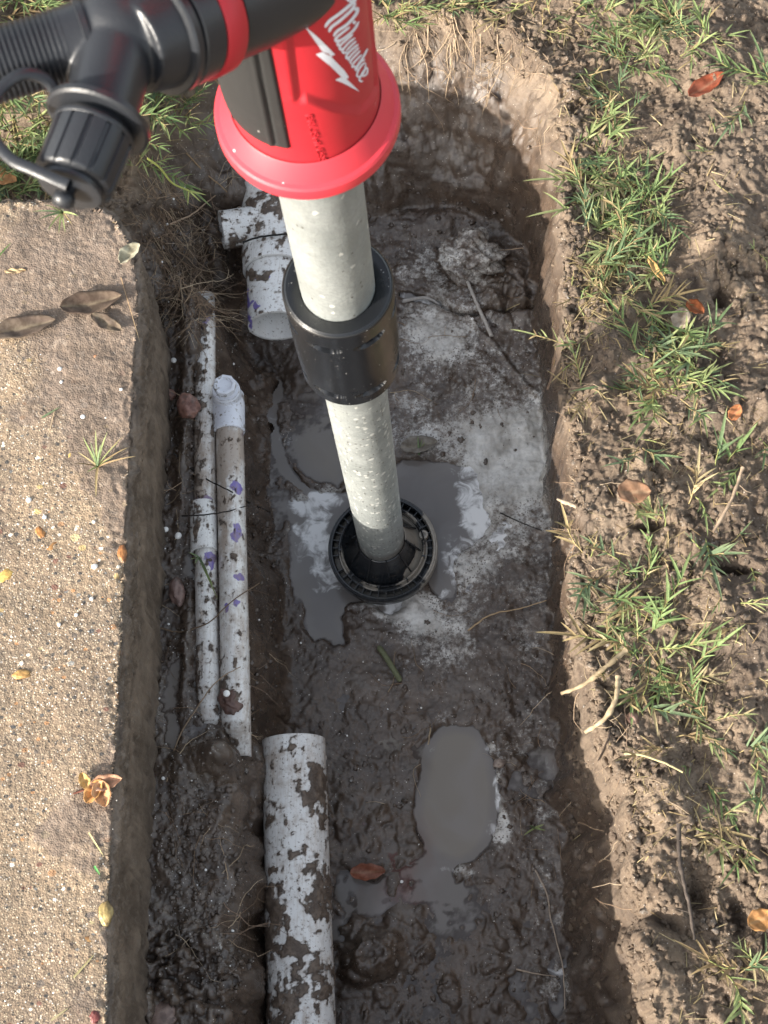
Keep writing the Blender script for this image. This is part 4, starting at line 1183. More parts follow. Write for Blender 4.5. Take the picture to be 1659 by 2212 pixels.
# second small pipe with an elbow and a threaded plug
pz = SHELF + .003
pc = [G(495.5, 925, pz), G(497, 963, pz), G(505.5, 1325, pz - .001), G(509, 1500, pz - .004), G(510, 1560, pz - .010), G(512, 1635, pz - .044)]
mid = empty('elbow_pipe', pc[2] - np.array([0, 0, .0135])); tag(mid, 'white plastic pipe with purple primer spots, an elbow and a plugged riser', 'pipe')
pipe_mesh('pipe_length', pc, .0135, mid, [('primer', 514, 1056, 13, 10, 1.0), ('primer', 513, 1153, 17, 20, 1.1), ('primer', 517, 1247, 10, 10, 1.0), ('primer', 515, 1306, 9, 9, 1.0), ('primer', 488, 1312, 8, 12, 1.0),
    ('primer', 528, 936, 10, 7, 1.1), ('stain', 480, 1040, 12, 140, .7), ('stain', 500, 960, 30, 50, .5), ('mud', 511, 1206, 8, 8, .9), ('mud', 475, 1480, 12, 90, .5), ('mud', 480, 1120, 8, 60, .4), ('mud', 488, 1500, 16, 26, .9), ('mud', 500, 1600, 20, 25, .5)], base_mud=-.06, base_stain=.48)
el = Geo()
e0, e1 = G(495, 934, pz), G(494, 852, pz)
du = np.array([0, 0, 1.0]); dy = (e1 - e0) / np.linalg.norm(e1 - e0)
Le = np.linalg.norm(e1 - e0)
el.add(*lathe(e0, dy, [(.001, .0002), (0, .0157), (Le * .7, .0157), (Le, .0150), (Le + .004, .012), (Le + .006, .0002)], 40))
el.add(*lathe(e0 + dy * (Le * .86) , du, [(0, .0002), (0, .0138), (.0200, .0138), (.0212, .0132), (.0212, .0002)], 40))
eo = el.build('elbow', None, mid); add_modifiers_blend(eo, .0007, 5)
def plain_pvc():
    s = NT('splashed_white_pvc')
    c = s.mix(s.math('MULTIPLY', s.ss(s.noise(30, 4), .4, .7), .3), (.66, .68, .74), (.52, .52, .56))
    m = s.ss(s.noise(75, 6, .68), .56, .63); m2 = s.ss(s.noise(300, 4, .7), .58, .66)
    c = s.mix(s.math('MULTIPLY', m2, .6), c, (.2, .17, .13)); c = s.mix(s.math('MULTIPLY', m, .8), c, (.15, .125, .09))
    return s.pbr(c, .32, 0, s.bump(m, .4, .0008), .5)
pvc2 = plain_pvc(); eo.data.materials.append(pvc2)
plug = Geo()
pc0 = e0 + dy * (Le * .86) + du * .0205
plug.add(*lathe(pc0, du, [(-.001, .0128), (.0035, .0128), (.0035, .0102), (.0060, .0100)], 40))
oc = [(math.cos(a), math.sin(a)) for a in np.arange(8) * math.pi / 4 + .2]
def ringo(z, r): return np.array([pc0 + np.array([x * r, y * r, z]) for x, y in oc])
Vp = np.vstack([ringo(.0058, .0100), ringo(.0066, .0112), ringo(.0120, .0112), ringo(.0128, .0104), ringo(.0128, .0082), ringo(.0108, .0072)])
plug.add(Vp, [(i * 8 + j, i * 8 + (j + 1) % 8, (i + 1) * 8 + (j + 1) % 8, (i + 1) * 8 + j) for i in range(5) for j in range(8)] + [tuple(40 + j for j in range(8))])
plug.build('plug', pvc2, mid, sharp=30)
adopt(mid)

# wide pipe end with tee coming out of the far wall
tz = .098
tee = empty('tee_pipe', G(594, 600, tz - .03)); tag(tee, 'white plastic tee coming out of the far mud wall with an open end', 'pipe')
ta, tb_ = G(594, 600, tz), G(598, 704, tz)
pipe_mesh('open_end', [G(592, 500, tz), tb_], .0300, tee, [('primer', 560, 594, 26, 7, 1.0), ('primer', 532, 640, 6, 30, .8), ('primer', 545, 660, 20, 8, .9), ('primer', 534, 690, 8, 20, .7), ('mud', 545, 595, 22, 12, .9), ('mud', 590, 590, 60, 6, .6), ('mud', 545, 640, 10, 10, .5)],
          base_mud=-.05, base_stain=.05, wallt=.004, mat=pvc2 if False else None)
pipe_mesh('tee_body', [G(588, 380, tz), G(594, 586, tz)], .0338, tee, [('mud', 600, 440, 80, 26, .6), ('mud', 560, 500, 80, 16, .28), ('mud', 530, 560, 8, 30, .4), ('mud', 600, 530, 12, 20, .4)], base_mud=.02, base_stain=.1, wallt=.004)
pipe_mesh('tee_branch', [G(585, 480, tz + .01), G(478, 497, tz + .016)], .020, tee, [('mud', 480, 520, 30, 20, .5), ('mud', 540, 520, 30, 20, .6)], base_mud=.06, base_stain=.0, wallt=.0035)
adopt(tee)
# ------------------------------------------------------------------ vegetation and litter
def tint_material(name, rough=.6, transl=.25, var=.25, scale=300):
    s = NT(name)
    col = s.attr('tint', 'Color')
    col = s.mix(s.math('MULTIPLY', s.ss(s.noise(scale, 3), .35, .7), var), col, s.mix(1.0, col, (.55, .5, .45), 'MULTIPLY'))
    b = s.n('ShaderNodeBsdfPrincipled'); s.set(b.inputs['Base Color'], col); b.inputs['Roughness'].default_value = rough
    b.inputs['Specular IOR Level'].default_value = .35
    t_ = s.n('ShaderNodeBsdfTranslucent'); s.set(t_.inputs[0], col)
    m = s.n('ShaderNodeMixShader'); m.inputs[0].default_value = transl
    s.t.links.new(b.outputs[0], m.inputs[1]); s.t.links.new(t_.outputs[0], m.inputs[2]); s.t.links.new(m.outputs[0], s.out.inputs[0])
    return s.m
grass_mat = tint_material('grass_blade', .72, .3, .45)
root_mat = tint_material('root', .75, .05, .45, 400)
leaf_mat = tint_material('fallen_leaf', .9, .06, .8, 220)

class Bulk:
    def __init__(s): s.V = []; s.F = []; s.C = []; s.n = 0
    def add(s, V, F, c):
        s.V.append(V); s.F.append(np.asarray(F) + s.n); s.n += len(V); s.C.append(np.tile(c, (len(V), 1)) if np.ndim(c) == 1 else c)
    def build(s, name, mat, parent=None, smooth=True):
        return mesh_np(name, np.vstack(s.V), np.vstack(s.F), mat, col=np.vstack(s.C), parent=parent, smooth=smooth)

rr = random.Random(5)
def blade(B, base, dirv, L, w, col, droop=.5, twist=0.0, nseg=4):
    d = np.asarray(dirv, float); d /= np.linalg.norm(d)
    up = np.array([0, 0, 1.0]); side = np.cross(d, up)
    if np.linalg.norm(side) < .05: side = np.array([1, 0, 0.0])
    side /= np.linalg.norm(side)
    side = side * math.cos(twist) + np.cross(d, side) * math.sin(twist)
    P = np.asarray(base, float); V = []; step = L / nseg; dd = d.copy()
    for i in range(nseg + 1):
        t_ = i / nseg
        ww = w * (.75 + .6 * t_) * (1 - t_) ** .6 if t_ < 1 else 0.00008
        ww = max(ww, .00008)
        nrm = np.cross(side, dd)
        V += [P - side * ww * .5 + nrm * ww * .12, P - nrm * ww * .10, P + side * ww * .5 + nrm * ww * .12]
        P = P + dd * step; dd = dd - up * droop * step / L * 1.2; dd /= np.linalg.norm(dd)
    F = []
    for i in range(nseg):
        a = i * 3
        F += [(a, a + 1, a + 4, a + 3), (a + 1, a + 2, a + 5, a + 4)]
    cc = np.clip(np.asarray(col) * rr.uniform(.75, 1.2), 0, 1)
    tip = np.array([.36, .35, .17])
    Cv = np.array([cc * (1 - .35 * (i // 3 / nseg) ** 3) + tip * .35 * (i // 3 / nseg) ** 3 for i in range(len(V))])
    B.add(np.array(V), F, Cv)

GREENS = [(.15, .23, .085), (.20, .285, .11), (.13, .20, .095), (.25, .32, .13), (.32, .37, .16), (.17, .24, .13)]
STRAW = [(.40, .31, .16), (.33, .25, .13), (.45, .37, .21), (.27, .19, .10)]
def thin(B, pts, r, col, n=4):
    V, F = tube(np.asarray(pts), r, n, cap=False)
    B.add(V, F, np.clip(np.asarray(col) * rr.uniform(.8, 1.2), 0, 1))
def sprig(B, base, az, L, straw=.15, size=1.0, lift=.35):
    """a bermuda shoot: creeping stem with paired narrow blades"""
    d = np.array([math.cos(az), math.sin(az), lift]); d /= np.linalg.norm(d)
    P = np.asarray(base, float) + [0, 0, .0005]; st = [P.copy()]
    n = max(2, int(L / .0055)); col = rr.choice(GREENS) if rr.random() > straw else rr.choice(STRAW)
    for i in range(n):
        d = d + np.array([rr.gauss(0, .16), rr.gauss(0, .16), rr.gauss(-.02, .10)]); d /= np.linalg.norm(d)
        P = P + d * .0055
        zz = float(hz(P[0], P[1]))
        if P[2] < zz + .001 and P[0] > GX0 and P[2] > .15: P[2] = zz + .001; d[2] = abs(d[2]) * .5
        st.append(P.copy())
        side = np.cross(d, [0, 0, 1.0]); side /= np.linalg.norm(side) + 1e-9
        for sg in ((-1, 1) if rr.random() < .55 else (rr.choice((-1, 1)),)):
            bd_ = d * rr.uniform(.5, 1.1) + side * sg * rr.uniform(.3, .9) + np.array([0, 0, rr.uniform(.05, .6)])
            c = col if rr.random() > straw else rr.choice(STRAW)
            blade(B, P, bd_, rr.uniform(.007, .020) * size, rr.uniform(.0013, .0026) * size, c, rr.uniform(.2, .9), rr.uniform(-.5, .5))
    blade(B, P, d + [0, 0, .1], rr.uniform(.014, .028) * size, .0025 * size, col, .3)
    thin(B, st, .0006, (.30, .33, .12) if rr.random() > .4 else (.45, .36, .18))

def scatter_grass(B, regions, surf=on):
    for x, y, rx, ry, n, straw, size in regions:
        n = max(2, int(n * (.60 if y < 900 else .36)))
        straw *= .7
        size0 = size
        X_ = [max(-40, min(1700, rr.gauss(x, rx * .55))) for _ in range(n)]; Y_ = [rr.gauss(y, ry * .55) for _ in range(n)]
        Pn = surf(np.array(X_), np.array(Y_))
        for p in Pn:
            size = size0 * rr.choice((.6, .8, 1.0, 1.15, 1.4))
            sprig(B, p, rr.uniform(0, 6.28), rr.uniform(.006, .040) * size, straw, size, rr.uniform(.0, .8))

bank_grass = Bulk()
scatter_grass(bank_grass, [
    (1310, 40, 55, 50, 34, .2, 1.0), (1440, 60, 80, 55, 46, .15, 1.0), (1380, 130, 60, 40, 26, .15, 1.0), (1520, 80, 40, 30, 14, .1, 1.0),
    (1290, 190, 40, 60, 12, .75, .8), (1340, 200, 50, 50, 12, .3, .9), (1330, 270, 35, 50, 18, .1, 1.0), (1300, 340, 40, 60, 26, .1, 1.0), (1280, 400, 35, 60, 26, .1, 1.05), (1350, 420, 50, 50, 30, .1, 1.05),
    (1400, 440, 50, 40, 20, .1, 1.05), (1300, 470, 40, 40, 22, .2, 1.0), (1380, 520, 70, 50, 40, .12, 1.05), (1330, 560, 50, 40, 22, .2, 1.0), (1430, 580, 40, 40, 16, .15, 1.0), (1290, 600, 60, 50, 26, .85, .6), (1260, 660, 40, 50, 16, .9, .55),
    (1330, 640, 50, 50, 22, .85, .9), (1420, 660, 40, 40, 12, .2, 1.0), (1430, 735, 55, 35, 26, .1, 1.1), (1480, 745, 50, 25, 14, .1, 1.1), (1440, 790, 60, 30, 26, .1, 1.0), (1420, 850, 55, 40, 26, .25, 1.0),
    (1490, 860, 35, 25, 8, .1, 1.0), (1395, 960, 30, 40, 9, .35, 1.0), (1570, 1010, 45, 25, 11, .05, 1.25), (1490, 1060, 40, 30, 8, .4, 1.0), (1560, 1170, 50, 40, 14, .1, 1.1),
    (1285, 1160, 30, 40, 9, .5, 1.0), (1345, 1230, 40, 40, 12, .3, 1.0), (1420, 1150, 45, 30, 9, .3, 1.0), (1300, 1290, 40, 40, 13, .15, 1.1), (1380, 1280, 50, 40, 22, .3, 1.0), (1380, 1370, 60, 55, 44, .2, 1.1), (1440, 1410, 50, 40, 20, .15, 1.1), (1320, 1430, 50, 40, 20, .35, 1.0),
    (1600, 1330, 60, 50, 16, .3, 1.0), (1640, 1250, 30, 80, 8, .1, 1.1), (1470, 1520, 60, 50, 30, .15, 1.1), (1530, 1560, 30, 50, 12, .3, 1.0), (1440, 1620, 40, 30, 5, .6, 1.0), (1635, 1670, 40, 60, 15, .3, 1.0),
    (1550, 1790, 45, 50, 14, .4, 1.0), (1600, 1840, 40, 40, 10, .4, 1.0), (1500, 1650, 30, 30, 5, .3, .9), (1640, 1780, 25, 60, 9, .1, 1.0), (1620, 2100, 50, 35, 22, .35, 1.2), (1560, 300, 60, 60, 3, .2, .8), (1640, 200, 30, 30, 9, .1, 1.1), (1540, 400, 60, 60, 4, .4, .8), (1600, 560, 50, 50, 3, .5, .8), (1655, 960, 20, 40, 5, .1, 1.1),
    (1270, 860, 25, 60, 6, .9, .8), (1250, 760, 20, 40, 8, .95, .8), (1640, 1450, 20, 60, 4, .5, 1)])
tag(bank_grass.build('grass', grass_mat), kind='stuff')
lawn = Bulk()
scatter_grass(lawn, [(60, 30, 90, 60, 60, .2, 1.05), (200, 20, 80, 40, 30, .2, 1.0), (60, 250, 70, 50, 50, .12, 1.05), (50, 340, 70, 50, 60, .1, 1.1), (130, 330, 60, 60, 40, .15, 1.05), (220, 300, 50, 60, 20, .2, 1.0),
    (40, 430, 60, 25, 22, .15, 1.0), (340, 210, 40, 50, 40, .15, 1.0), (385, 240, 35, 50, 24, .2, .95), (320, 290, 40, 40, 24, .15, 1.0), (300, 350, 30, 30, 10, .2, .9), (400, 160, 30, 40, 12, .2, 1.0),
    (850, 20, 50, 35, 22, .3, 1.0), (870, 60, 30, 25, 9, .5, .9), (930, 10, 60, 25, 14, .7, .9), (1010, 10, 60, 25, 14, .6, .9), (1120, 20, 60, 35, 14, .8, .8), (1200, 60, 40, 40, 10, .7, .8), (0, 150, 60, 100, 30, .15, 1.0), (250, 120, 60, 60, 14, .3, 1.0)])
tag(lawn.build('lawn_grass', grass_mat), kind='stuff')

# thatch: dead blades and stems lying about on the bank
th_b = Bulk()
for x, y, rx, ry, n in [(1290, 640, 90, 110, 260), (1290, 240, 90, 120, 150), (1150, 90, 160, 60, 50), (1400, 900, 150, 140, 150), (1400, 1250, 130, 150, 170), (1450, 1750, 130, 160, 170), (1550, 400, 100, 300, 90),
                        (1500, 1450, 120, 200, 110), (1600, 1000, 60, 300, 70), (60, 350, 110, 90, 120), (350, 280, 90, 90, 60), (1350, 450, 90, 160, 110), (1560, 2100, 110, 120, 60), (1230, 780, 30, 160, 60)]:
    Pn = on(np.array([rr.gauss(x, rx * .6) for _ in range(n)]), np.array([rr.gauss(y, ry * .6) for _ in range(n)]))
    for p in Pn:
        a = rr.uniform(0, 6.28); L = rr.uniform(.004, .022)
        q = np.array([p[0] + math.cos(a) * L, p[1] + math.sin(a) * L, 0]); q[2] = hz(q[0], q[1])
        if abs(q[2] - p[2]) > .02: continue
        d = q - p
        blade(th_b, p + [0, 0, rr.uniform(.0005, .003)], d + [0, 0, rr.uniform(0, .004)], L, rr.uniform(.0006, .0015), rr.choice(STRAW), rr.uniform(0, .3), rr.uniform(-1, 1), 3)
tag(th_b.build('dead_grass', grass_mat), kind='stuff')

# fine roots
fr = Bulk()
RC_ = [(.30, .21, .14), (.38, .28, .19), (.20, .14, .10), (.46, .36, .25)]
def root(B, p, d, L, r, col, wig=.35, hug=True, off=.001, branch=.0):
    P = [np.asarray(p, float)]; d = np.asarray(d, float); d = d / np.linalg.norm(d); n = max(3, int(L / .005))
    for i in range(n):
        d = d + np.array([rr.gauss(0, wig * .5), rr.gauss(0, wig * .5), rr.gauss(0, wig * .25)]); d /= np.linalg.norm(d)
        q = P[-1] + d * .005
        if hug:
            z = float(hz(q[0], q[1]))
            if q[2] < z + off: q[2] = z + off
            elif q[2] > z + .012: q[2] -= .002
        P.append(q)
        if branch and rr.random() < branch: root(B, q, d + np.array([rr.gauss(0, .8), rr.gauss(0, .8), rr.gauss(0, .3)]), L * rr.uniform(.2, .5), r * .6, col, wig, hug, off, 0)
    R = np.linspace(r, r * .35, len(P))
    V, F = tube(np.array(P), R, 4, cap=False); B.add(V, F, np.clip(np.asarray(col) * rr.uniform(.75, 1.25), 0, 1))
for x, y, rx, ry, n, Lm in [(432, 610, 26, 26, 90, .03), (400, 600, 60, 90, 190, .05), (360, 480, 50, 80, 90, .05), (440, 670, 50, 50, 90, .035), (480, 430, 80, 60, 18, .05), (350, 700, 25, 80, 16, .05),
                            (1000, 110, 140, 60, 60, .035), (1110, 150, 90, 70, 50, .035), (1180, 260, 50, 80, 26, .03), (900, 90, 60, 60, 22, .04),
                            (1000, 800, 180, 250, 12, .05), (380, 1300, 50, 500, 20, .04), (900, 1500, 250, 200, 14, .04), (1180, 1700, 60, 300, 20, .04), (560, 1450, 40, 200, 16, .04), (430, 1900, 90, 200, 22, .05),
                            (1255, 900, 20, 200, 40, .02), (1270, 1300, 25, 200, 34, .025), (1330, 1750, 50, 200, 26, .03)]:
    Pn = on(np.array([rr.gauss(x, rx * .6) for _ in range(n)]), np.array([rr.gauss(y, ry * .6) for _ in range(n)]))
    for p in Pn:
        a = rr.uniform(0, 6.28)
        root(fr, p + [0, 0, .001], [math.cos(a), math.sin(a), -.2], rr.uniform(.4, 1.3) * Lm, rr.uniform(.00022, .0005), rr.choice(RC_), .5, True, .0006, .12)
# roots that hang down the cut wall at the top
Pn = on(np.array([rr.uniform(860, 1210) for _ in range(40)]), np.array([rr.uniform(20, 120) for _ in range(40)]))
for p in Pn: root(fr, p, [rr.gauss(0, .25), -.7, -.8], rr.uniform(.02, .07), rr.uniform(.0005, .0011), (.36, .27, .18), .3, True, .001, .1)
tag(fr.build('fine_roots', root_mat), kind='stuff')

# single roots and stems that can be told apart
def pt(x, y, z): return on(x, y, z) if z < .1 else G(x, y, z)
def thing_root(name, L, r0, r1, col, label, cat='root', nodes=False, off=None, grp=None):
    B = Bulk()
    P = spline(np.array(L), 6)
    P += np.stack([.0006 * pn(P[:, 0] * 300, P[:, 1] * 300, 1), .0006 * pn(P[:, 0] * 300, P[:, 1] * 300, 2), 0 * P[:, 0]], -1)
    R = np.linspace(r0, r1, len(P))
    if nodes:
        R = R * (1 + .30 * np.sin(np.arange(len(P)) * 1.1) ** 6 + .12 * np.random.default_rng(3).normal(size=len(P)))
        col = np.repeat(np.asarray(col) * np.random.default_rng(4).uniform(.55, 1.15, len(P))[:, None], 8, axis=0)
    V, F = tube(P, R, 8, cap=False); B.add(V, F, col)
    if nodes:
        for i in range(3, len(P) - 2, 4):
            root(B, P[i], np.array([rr.gauss(0, 1), rr.gauss(0, 1), rr.gauss(0, .4)]), rr.uniform(.004, .012), .0004, np.asarray(col)[0], .4, False)
    o = B.build(name, root_mat)
    tag(o, label, cat, grp); return recenter(o)
zz = .215
thing_root('runner_root', [G(1352, 1405, zz), G(1310, 1440, zz + .004), G(1262, 1478, zz), G(1212, 1498, zz - .008)], .0024, .0014, (.40, .31, .19), 'thick pale runner root sticking out over the pit, the upper of two', nodes=True)
thing_root('runner_root', [G(1336, 1462, zz), G(1330, 1510, zz + .004), G(1304, 1555, zz), G(1264, 1582, zz - .012)], .0022, .0018, (.42, .33, .21), 'thick pale runner root bending down over the pit, the lower of two', nodes=True)
thing_root('root', [G(1262, 1100, .2), G(1240, 1092, .2), G(1204, 1078, .195)], .0030, .0012, (.42, .33, .24), 'short pale fuzzy root stub poking from the right edge beside the white crust', nodes=True)
thing_root('root', [on(378, 985, .006), on(420, 1020, .004), G(455, 1040, SHELF + .014), G(500, 1062, SHELF + .019), on(545, 1092, .004), on(585, 1110, .003)], .0008, .0006, (.016, .013, .012), 'black wiry root crossing both small pipes above the coupling')
thing_root('root', [on(395, 1120, .004), G(440, 1112, SHELF + .016), G(490, 1105, SHELF + .018), G(540, 1090, SHELF + .006)], .0008, .0005, (.02, .015, .013), 'black wiry root lying across the white coupling')
thing_root('root', [on(348, 1360, .003), on(390, 1368, .003), G(450, 1345, SHELF + .013), G(500, 1300, SHELF + .019), G(560, 1260, SHELF + .004)], .0007, .0005, (.16, .11, .07), 'brown wiry root crossing both pipes below the primer spots')
thing_root('root', [on(362, 1690, .002), on(385, 1600, .002), G(425, 1530, SHELF + .008), G(470, 1470, SHELF + .018), G(520, 1440, SHELF + .016)], .0008, .0004, (.30, .22, .15), 'long tan root rising from the mud over the lower end of the small pipes')
thing_root('root', [G(525, 523, tz + .035), G(560, 512, tz + .037), G(600, 507, tz + .036), G(640, 503, tz + .03)], .0011, .0010, (.012, .012, .012), 'black root lying across the white tee')
thing_root('root', [on(405, 340, .004), on(450, 385, .005), on(490, 420, .005), on(520, 470, .004)], .0009, .0006, (.28, .19, .11), 'long brown root running down to the white tee')
thing_root('root', [on(370, 500, .01), on(420, 480, .012), on(450, 455, .012), on(470, 440, .012)], .0010, .0007, (.40, .29, .20), 'pale brown root ending below the red flange')
thing_root('root', [on(870, 655, .004), on(920, 650, .005), on(950, 662, .004)], .0022, .0014, (.40, .38, .36), 'pale muddy root beside the black collar')
thing_root('root', [on(1010, 615, .006), on(1022, 645, .006), on(1042, 690, .006), on(1062, 730, .004)], .0018, .0022, (.44, .41, .38), 'pale root running down from the grey clod')
thing_root('root', [on(990, 575, .012), on(1040, 545, .012), on(1080, 552, .01), on(1130, 545, .008)], .0007, .0005, (.42, .31, .22), 'thin tan root curving over the grey clod')
thing_root('root', [on(1010, 1365, .003), on(1060, 1330, .003), on(1120, 1318, .003), on(1180, 1300, .003)], .0010, .0005, (.46, .33, .20), 'orange tan root lying on the white crust below the pump foot')
thing_root('root', [on(1080, 1110, .003), on(1120, 1130, .003), on(1170, 1150, .003)], .0008, .0005, (.02, .016, .014), 'thin black root on the white crust right of the pump foot')
thing_root('root', [on(1320, 1560, .003), on(1312, 1600, .004), on(1290, 1650, .004)], .0010, .0006, (.03, .02, .016), 'dark root running down the shaded right wall')
thing_root('root', [on(1155, 1880, .003), on(1180, 1930, .003), on(1190, 1990, .003), on(1215, 2090, .003), on(1220, 2180, .003)], .0008, .0006, (.42, .34, .27), 'long thin pale root along the right foot of the pit, lower corner')
thing_root('root', [on(1115, 2095, .003), on(1160, 2105, .003), on(1200, 2110, .003)], .0008, .0004, (.44, .35, .27), 'thin pale root branching sideways at the lower right of the pit')
thing_root('root', [on(930, 1575, .003), on(925, 1610, .003), on(918, 1640, .003)], .0009, .0006, (.35, .27, .18), 'short tan root touching the upper left rim of the oval puddle')
thing_root('root', [G(1466, 1780, .222), G(1468, 1850, .224), G(1476, 1900, .226), G(1490, 1960, .224), G(1500, 2030, .222)], .0020, .0012, (.07, .055, .045), 'dark twig half covered with pale bark on the sunlit bank', 'twig', nodes=True)
thing_root('stem', [G(1348, 1628, .215), G(1390, 1632, .22), G(1440, 1650, .222), G(1475, 1668, .22)], .0010, .0008, (.50, .42, .22), 'thin straw coloured stem lying on the right bank above the twig', 'stem')
thing_root('stem', [G(1605, 1010, .235), G(1580, 1080, .236), G(1540, 1150, .236)], .0016, .0013, (.40, .30, .21), 'straight brown stem leaning across the upper right bank', 'stem', nodes=True)
# a yellow green runner over the pit near the flange
B = Bulk()
P = spline(np.array([G(318, 342, .24), G(345, 362, .23), G(372, 395, .21), G(408, 412, .20)]), 6)
V, F = tube(P, np.linspace(.0012, .0010, len(P)), 6, cap=False); B.add(V, F, np.array([.52, .55, .16]))
for q in [(447, 421), (434, 436), (405, 444), (428, 420)]:
    blade(B, P[-1], G(q[0], q[1], .195) - P[-1], np.linalg.norm(G(q[0], q[1], .195) - P[-1]), .0022, (.55, .60, .20), .1)
recenter(tag(B.build('grass_runner', grass_mat), 'yellow green grass runner with a forked tip hanging over the pit left of the flange', 'grass runner'))
B = Bulk(); P = spline(np.array([on(818, 1400, .004), on(835, 1425, .007), on(850, 1450, .007), on(866, 1475, .004)]), 6)
V, F = tube(P, .0030 * np.array([.6] + [1] * (len(P) - 2) + [.5]), 8, cap=False); B.add(V, F, np.array([.15, .16, .09]))
recenter(tag(B.build('plant_stalk', root_mat), 'short thick green brown stalk lying in the mud below the pump foot', 'stalk'))

# tufts on the concrete
def tuft(px, py, spec, label, straw, surf=on_slab):
    B = Bulk(); c = surf(px, py, .001)
    for dx, dy, L, w, h in spec:
        t_ = G(px + dx, py + dy, c[2] + h) - c
        blade(B, c + [0, 0, .001], t_ + [0, 0, np.linalg.norm(t_) * .25], np.linalg.norm(t_) * 1.1, w, rr.choice(STRAW) if rr.random() < straw else rr.choice(GREENS[3:]), .5, rr.uniform(-.6, .6), 5)
    recenter(tag(B.build('grass_tuft', grass_mat), label, 'grass tuft'))
tuft(212, 1010, [(-40, -30, 0, .0022, .012), (-30, -60, 0, .0024, .02), (-5, -75, 0, .0024, .02), (18, -70, 0, .0024, .02), (40, -50, 0, .0024, .018), (60, -40, 0, .0022, .014), (75, -22, 0, .002, .01), (-45, -8, 0, .002, .006), (30, -20, 0, .002, .01), (-15, -50, 0, .002, .02),
                 (-4, 60, 0, .0032, .004), (5, -45, 0, .0026, .02), (50, -62, 0, .0018, .016), (-22, 10, 0, .0018, .004), (12, -58, 0, .002, .022)], 'straw coloured grass tuft lying on the concrete by its edge', .6)
tuft(136, 462, [(-35, -18, 0, .0026, .014), (-48, 12, 0, .0026, .01), (-30, 34, 0, .0026, .008), (-8, 40, 0, .0024, .008), (18, 22, 0, .0028, .012), (30, 4, 0, .0026, .014), (-60, -4, 0, .0022, .008), (5, 38, 0, .0022, .006), (-20, -30, 0, .0022, .016), (10, -30, 0, .002, .018)], 'green grass tuft on the top edge of the concrete below the black cap', .1)
tuft(1155, 1790, [(-22, 14, 0, .0030, .004), (-10, -6, 0, .0026, .006), (18, -8, 0, .0030, .004), (22, 4, 0, .0022, .003)], 'small dark green sprig lying on the mud right of the oval puddle', 0.0, on)
tuft(905, 985, [(-2, -40, 0, .0030, .012), (6, -34, 0, .0024, .01), (12, -28, 0, .0022, .008)], 'single green shoot standing in the muddy leaf behind the tube', 0.0, on)
tuft(430, 1205, [(-20, -10, 0, .0034, .008), (-8, 12, 0, .003, .008), (18, 30, 0, .003, .006), (30, 60, 0, .0024, .004), (38, 84, 0, .0022, .004), (-18, 4, 0, .0024, .004)], 'wet dark green sprig draped over the narrow pipe below its coupling', 0.0, lambda x, y, o: G(x, y, SHELF + .014))
tuft(296, 1232, [(2, -30, 0, .0022, .0), (12, -70, 0, .0022, .0), (-8, -34, 0, .0020, .0), (6, -50, 0, .002, .0)], 'limp green grass blades stuck to the kerb face', 0.0, lambda x, y, o: G(x, y, .235))
# loose blades on the concrete
def loose_blade(px0, py0, px1, py1, w, col, label):
    B = Bulk(); a, b = on_slab(px0, py0, .0025), on_slab(px1, py1, .0035)
    blade(B, a, b - a, np.linalg.norm(b - a), w, col, .05, .3, 5); recenter(tag(B.build('straw_scrap', grass_mat), label, 'grass scrap'))
loose_blade(92, 905, 132, 882, .0020, (.14, .20, .11), 'dark green blade lying on the concrete above the straw coloured tuft')
loose_blade(160, 2113, 206, 2062, .0022, (.52, .46, .24), 'straight straw coloured blade near the lower edge of the concrete')
loose_blade(193, 1800, 226, 1852, .0018, (.56, .50, .26), 'bent pale straw on the mud film of the concrete')
loose_blade(112, 2205, 150, 2178, .0022, (.50, .44, .26), 'pale straw at the very bottom of the concrete')
loose_blade(262, 602, 302, 738, .0010, (.36, .25, .15), 'thin brown blade lying along the upper concrete edge')
loose_blade(0, 555, 26, 528, .0020, (.14, .24, .08), 'short green blade at the left margin of the concrete')
loose_blade(205, 1872, 218, 1892, .0026, (.10, .34, .10), 'tiny bright green leaf scrap on the concrete')
loose_blade(120, 885, 105, 950, .0009, (.45, .36, .24), 'hair thin pale blade on the muddy concrete')

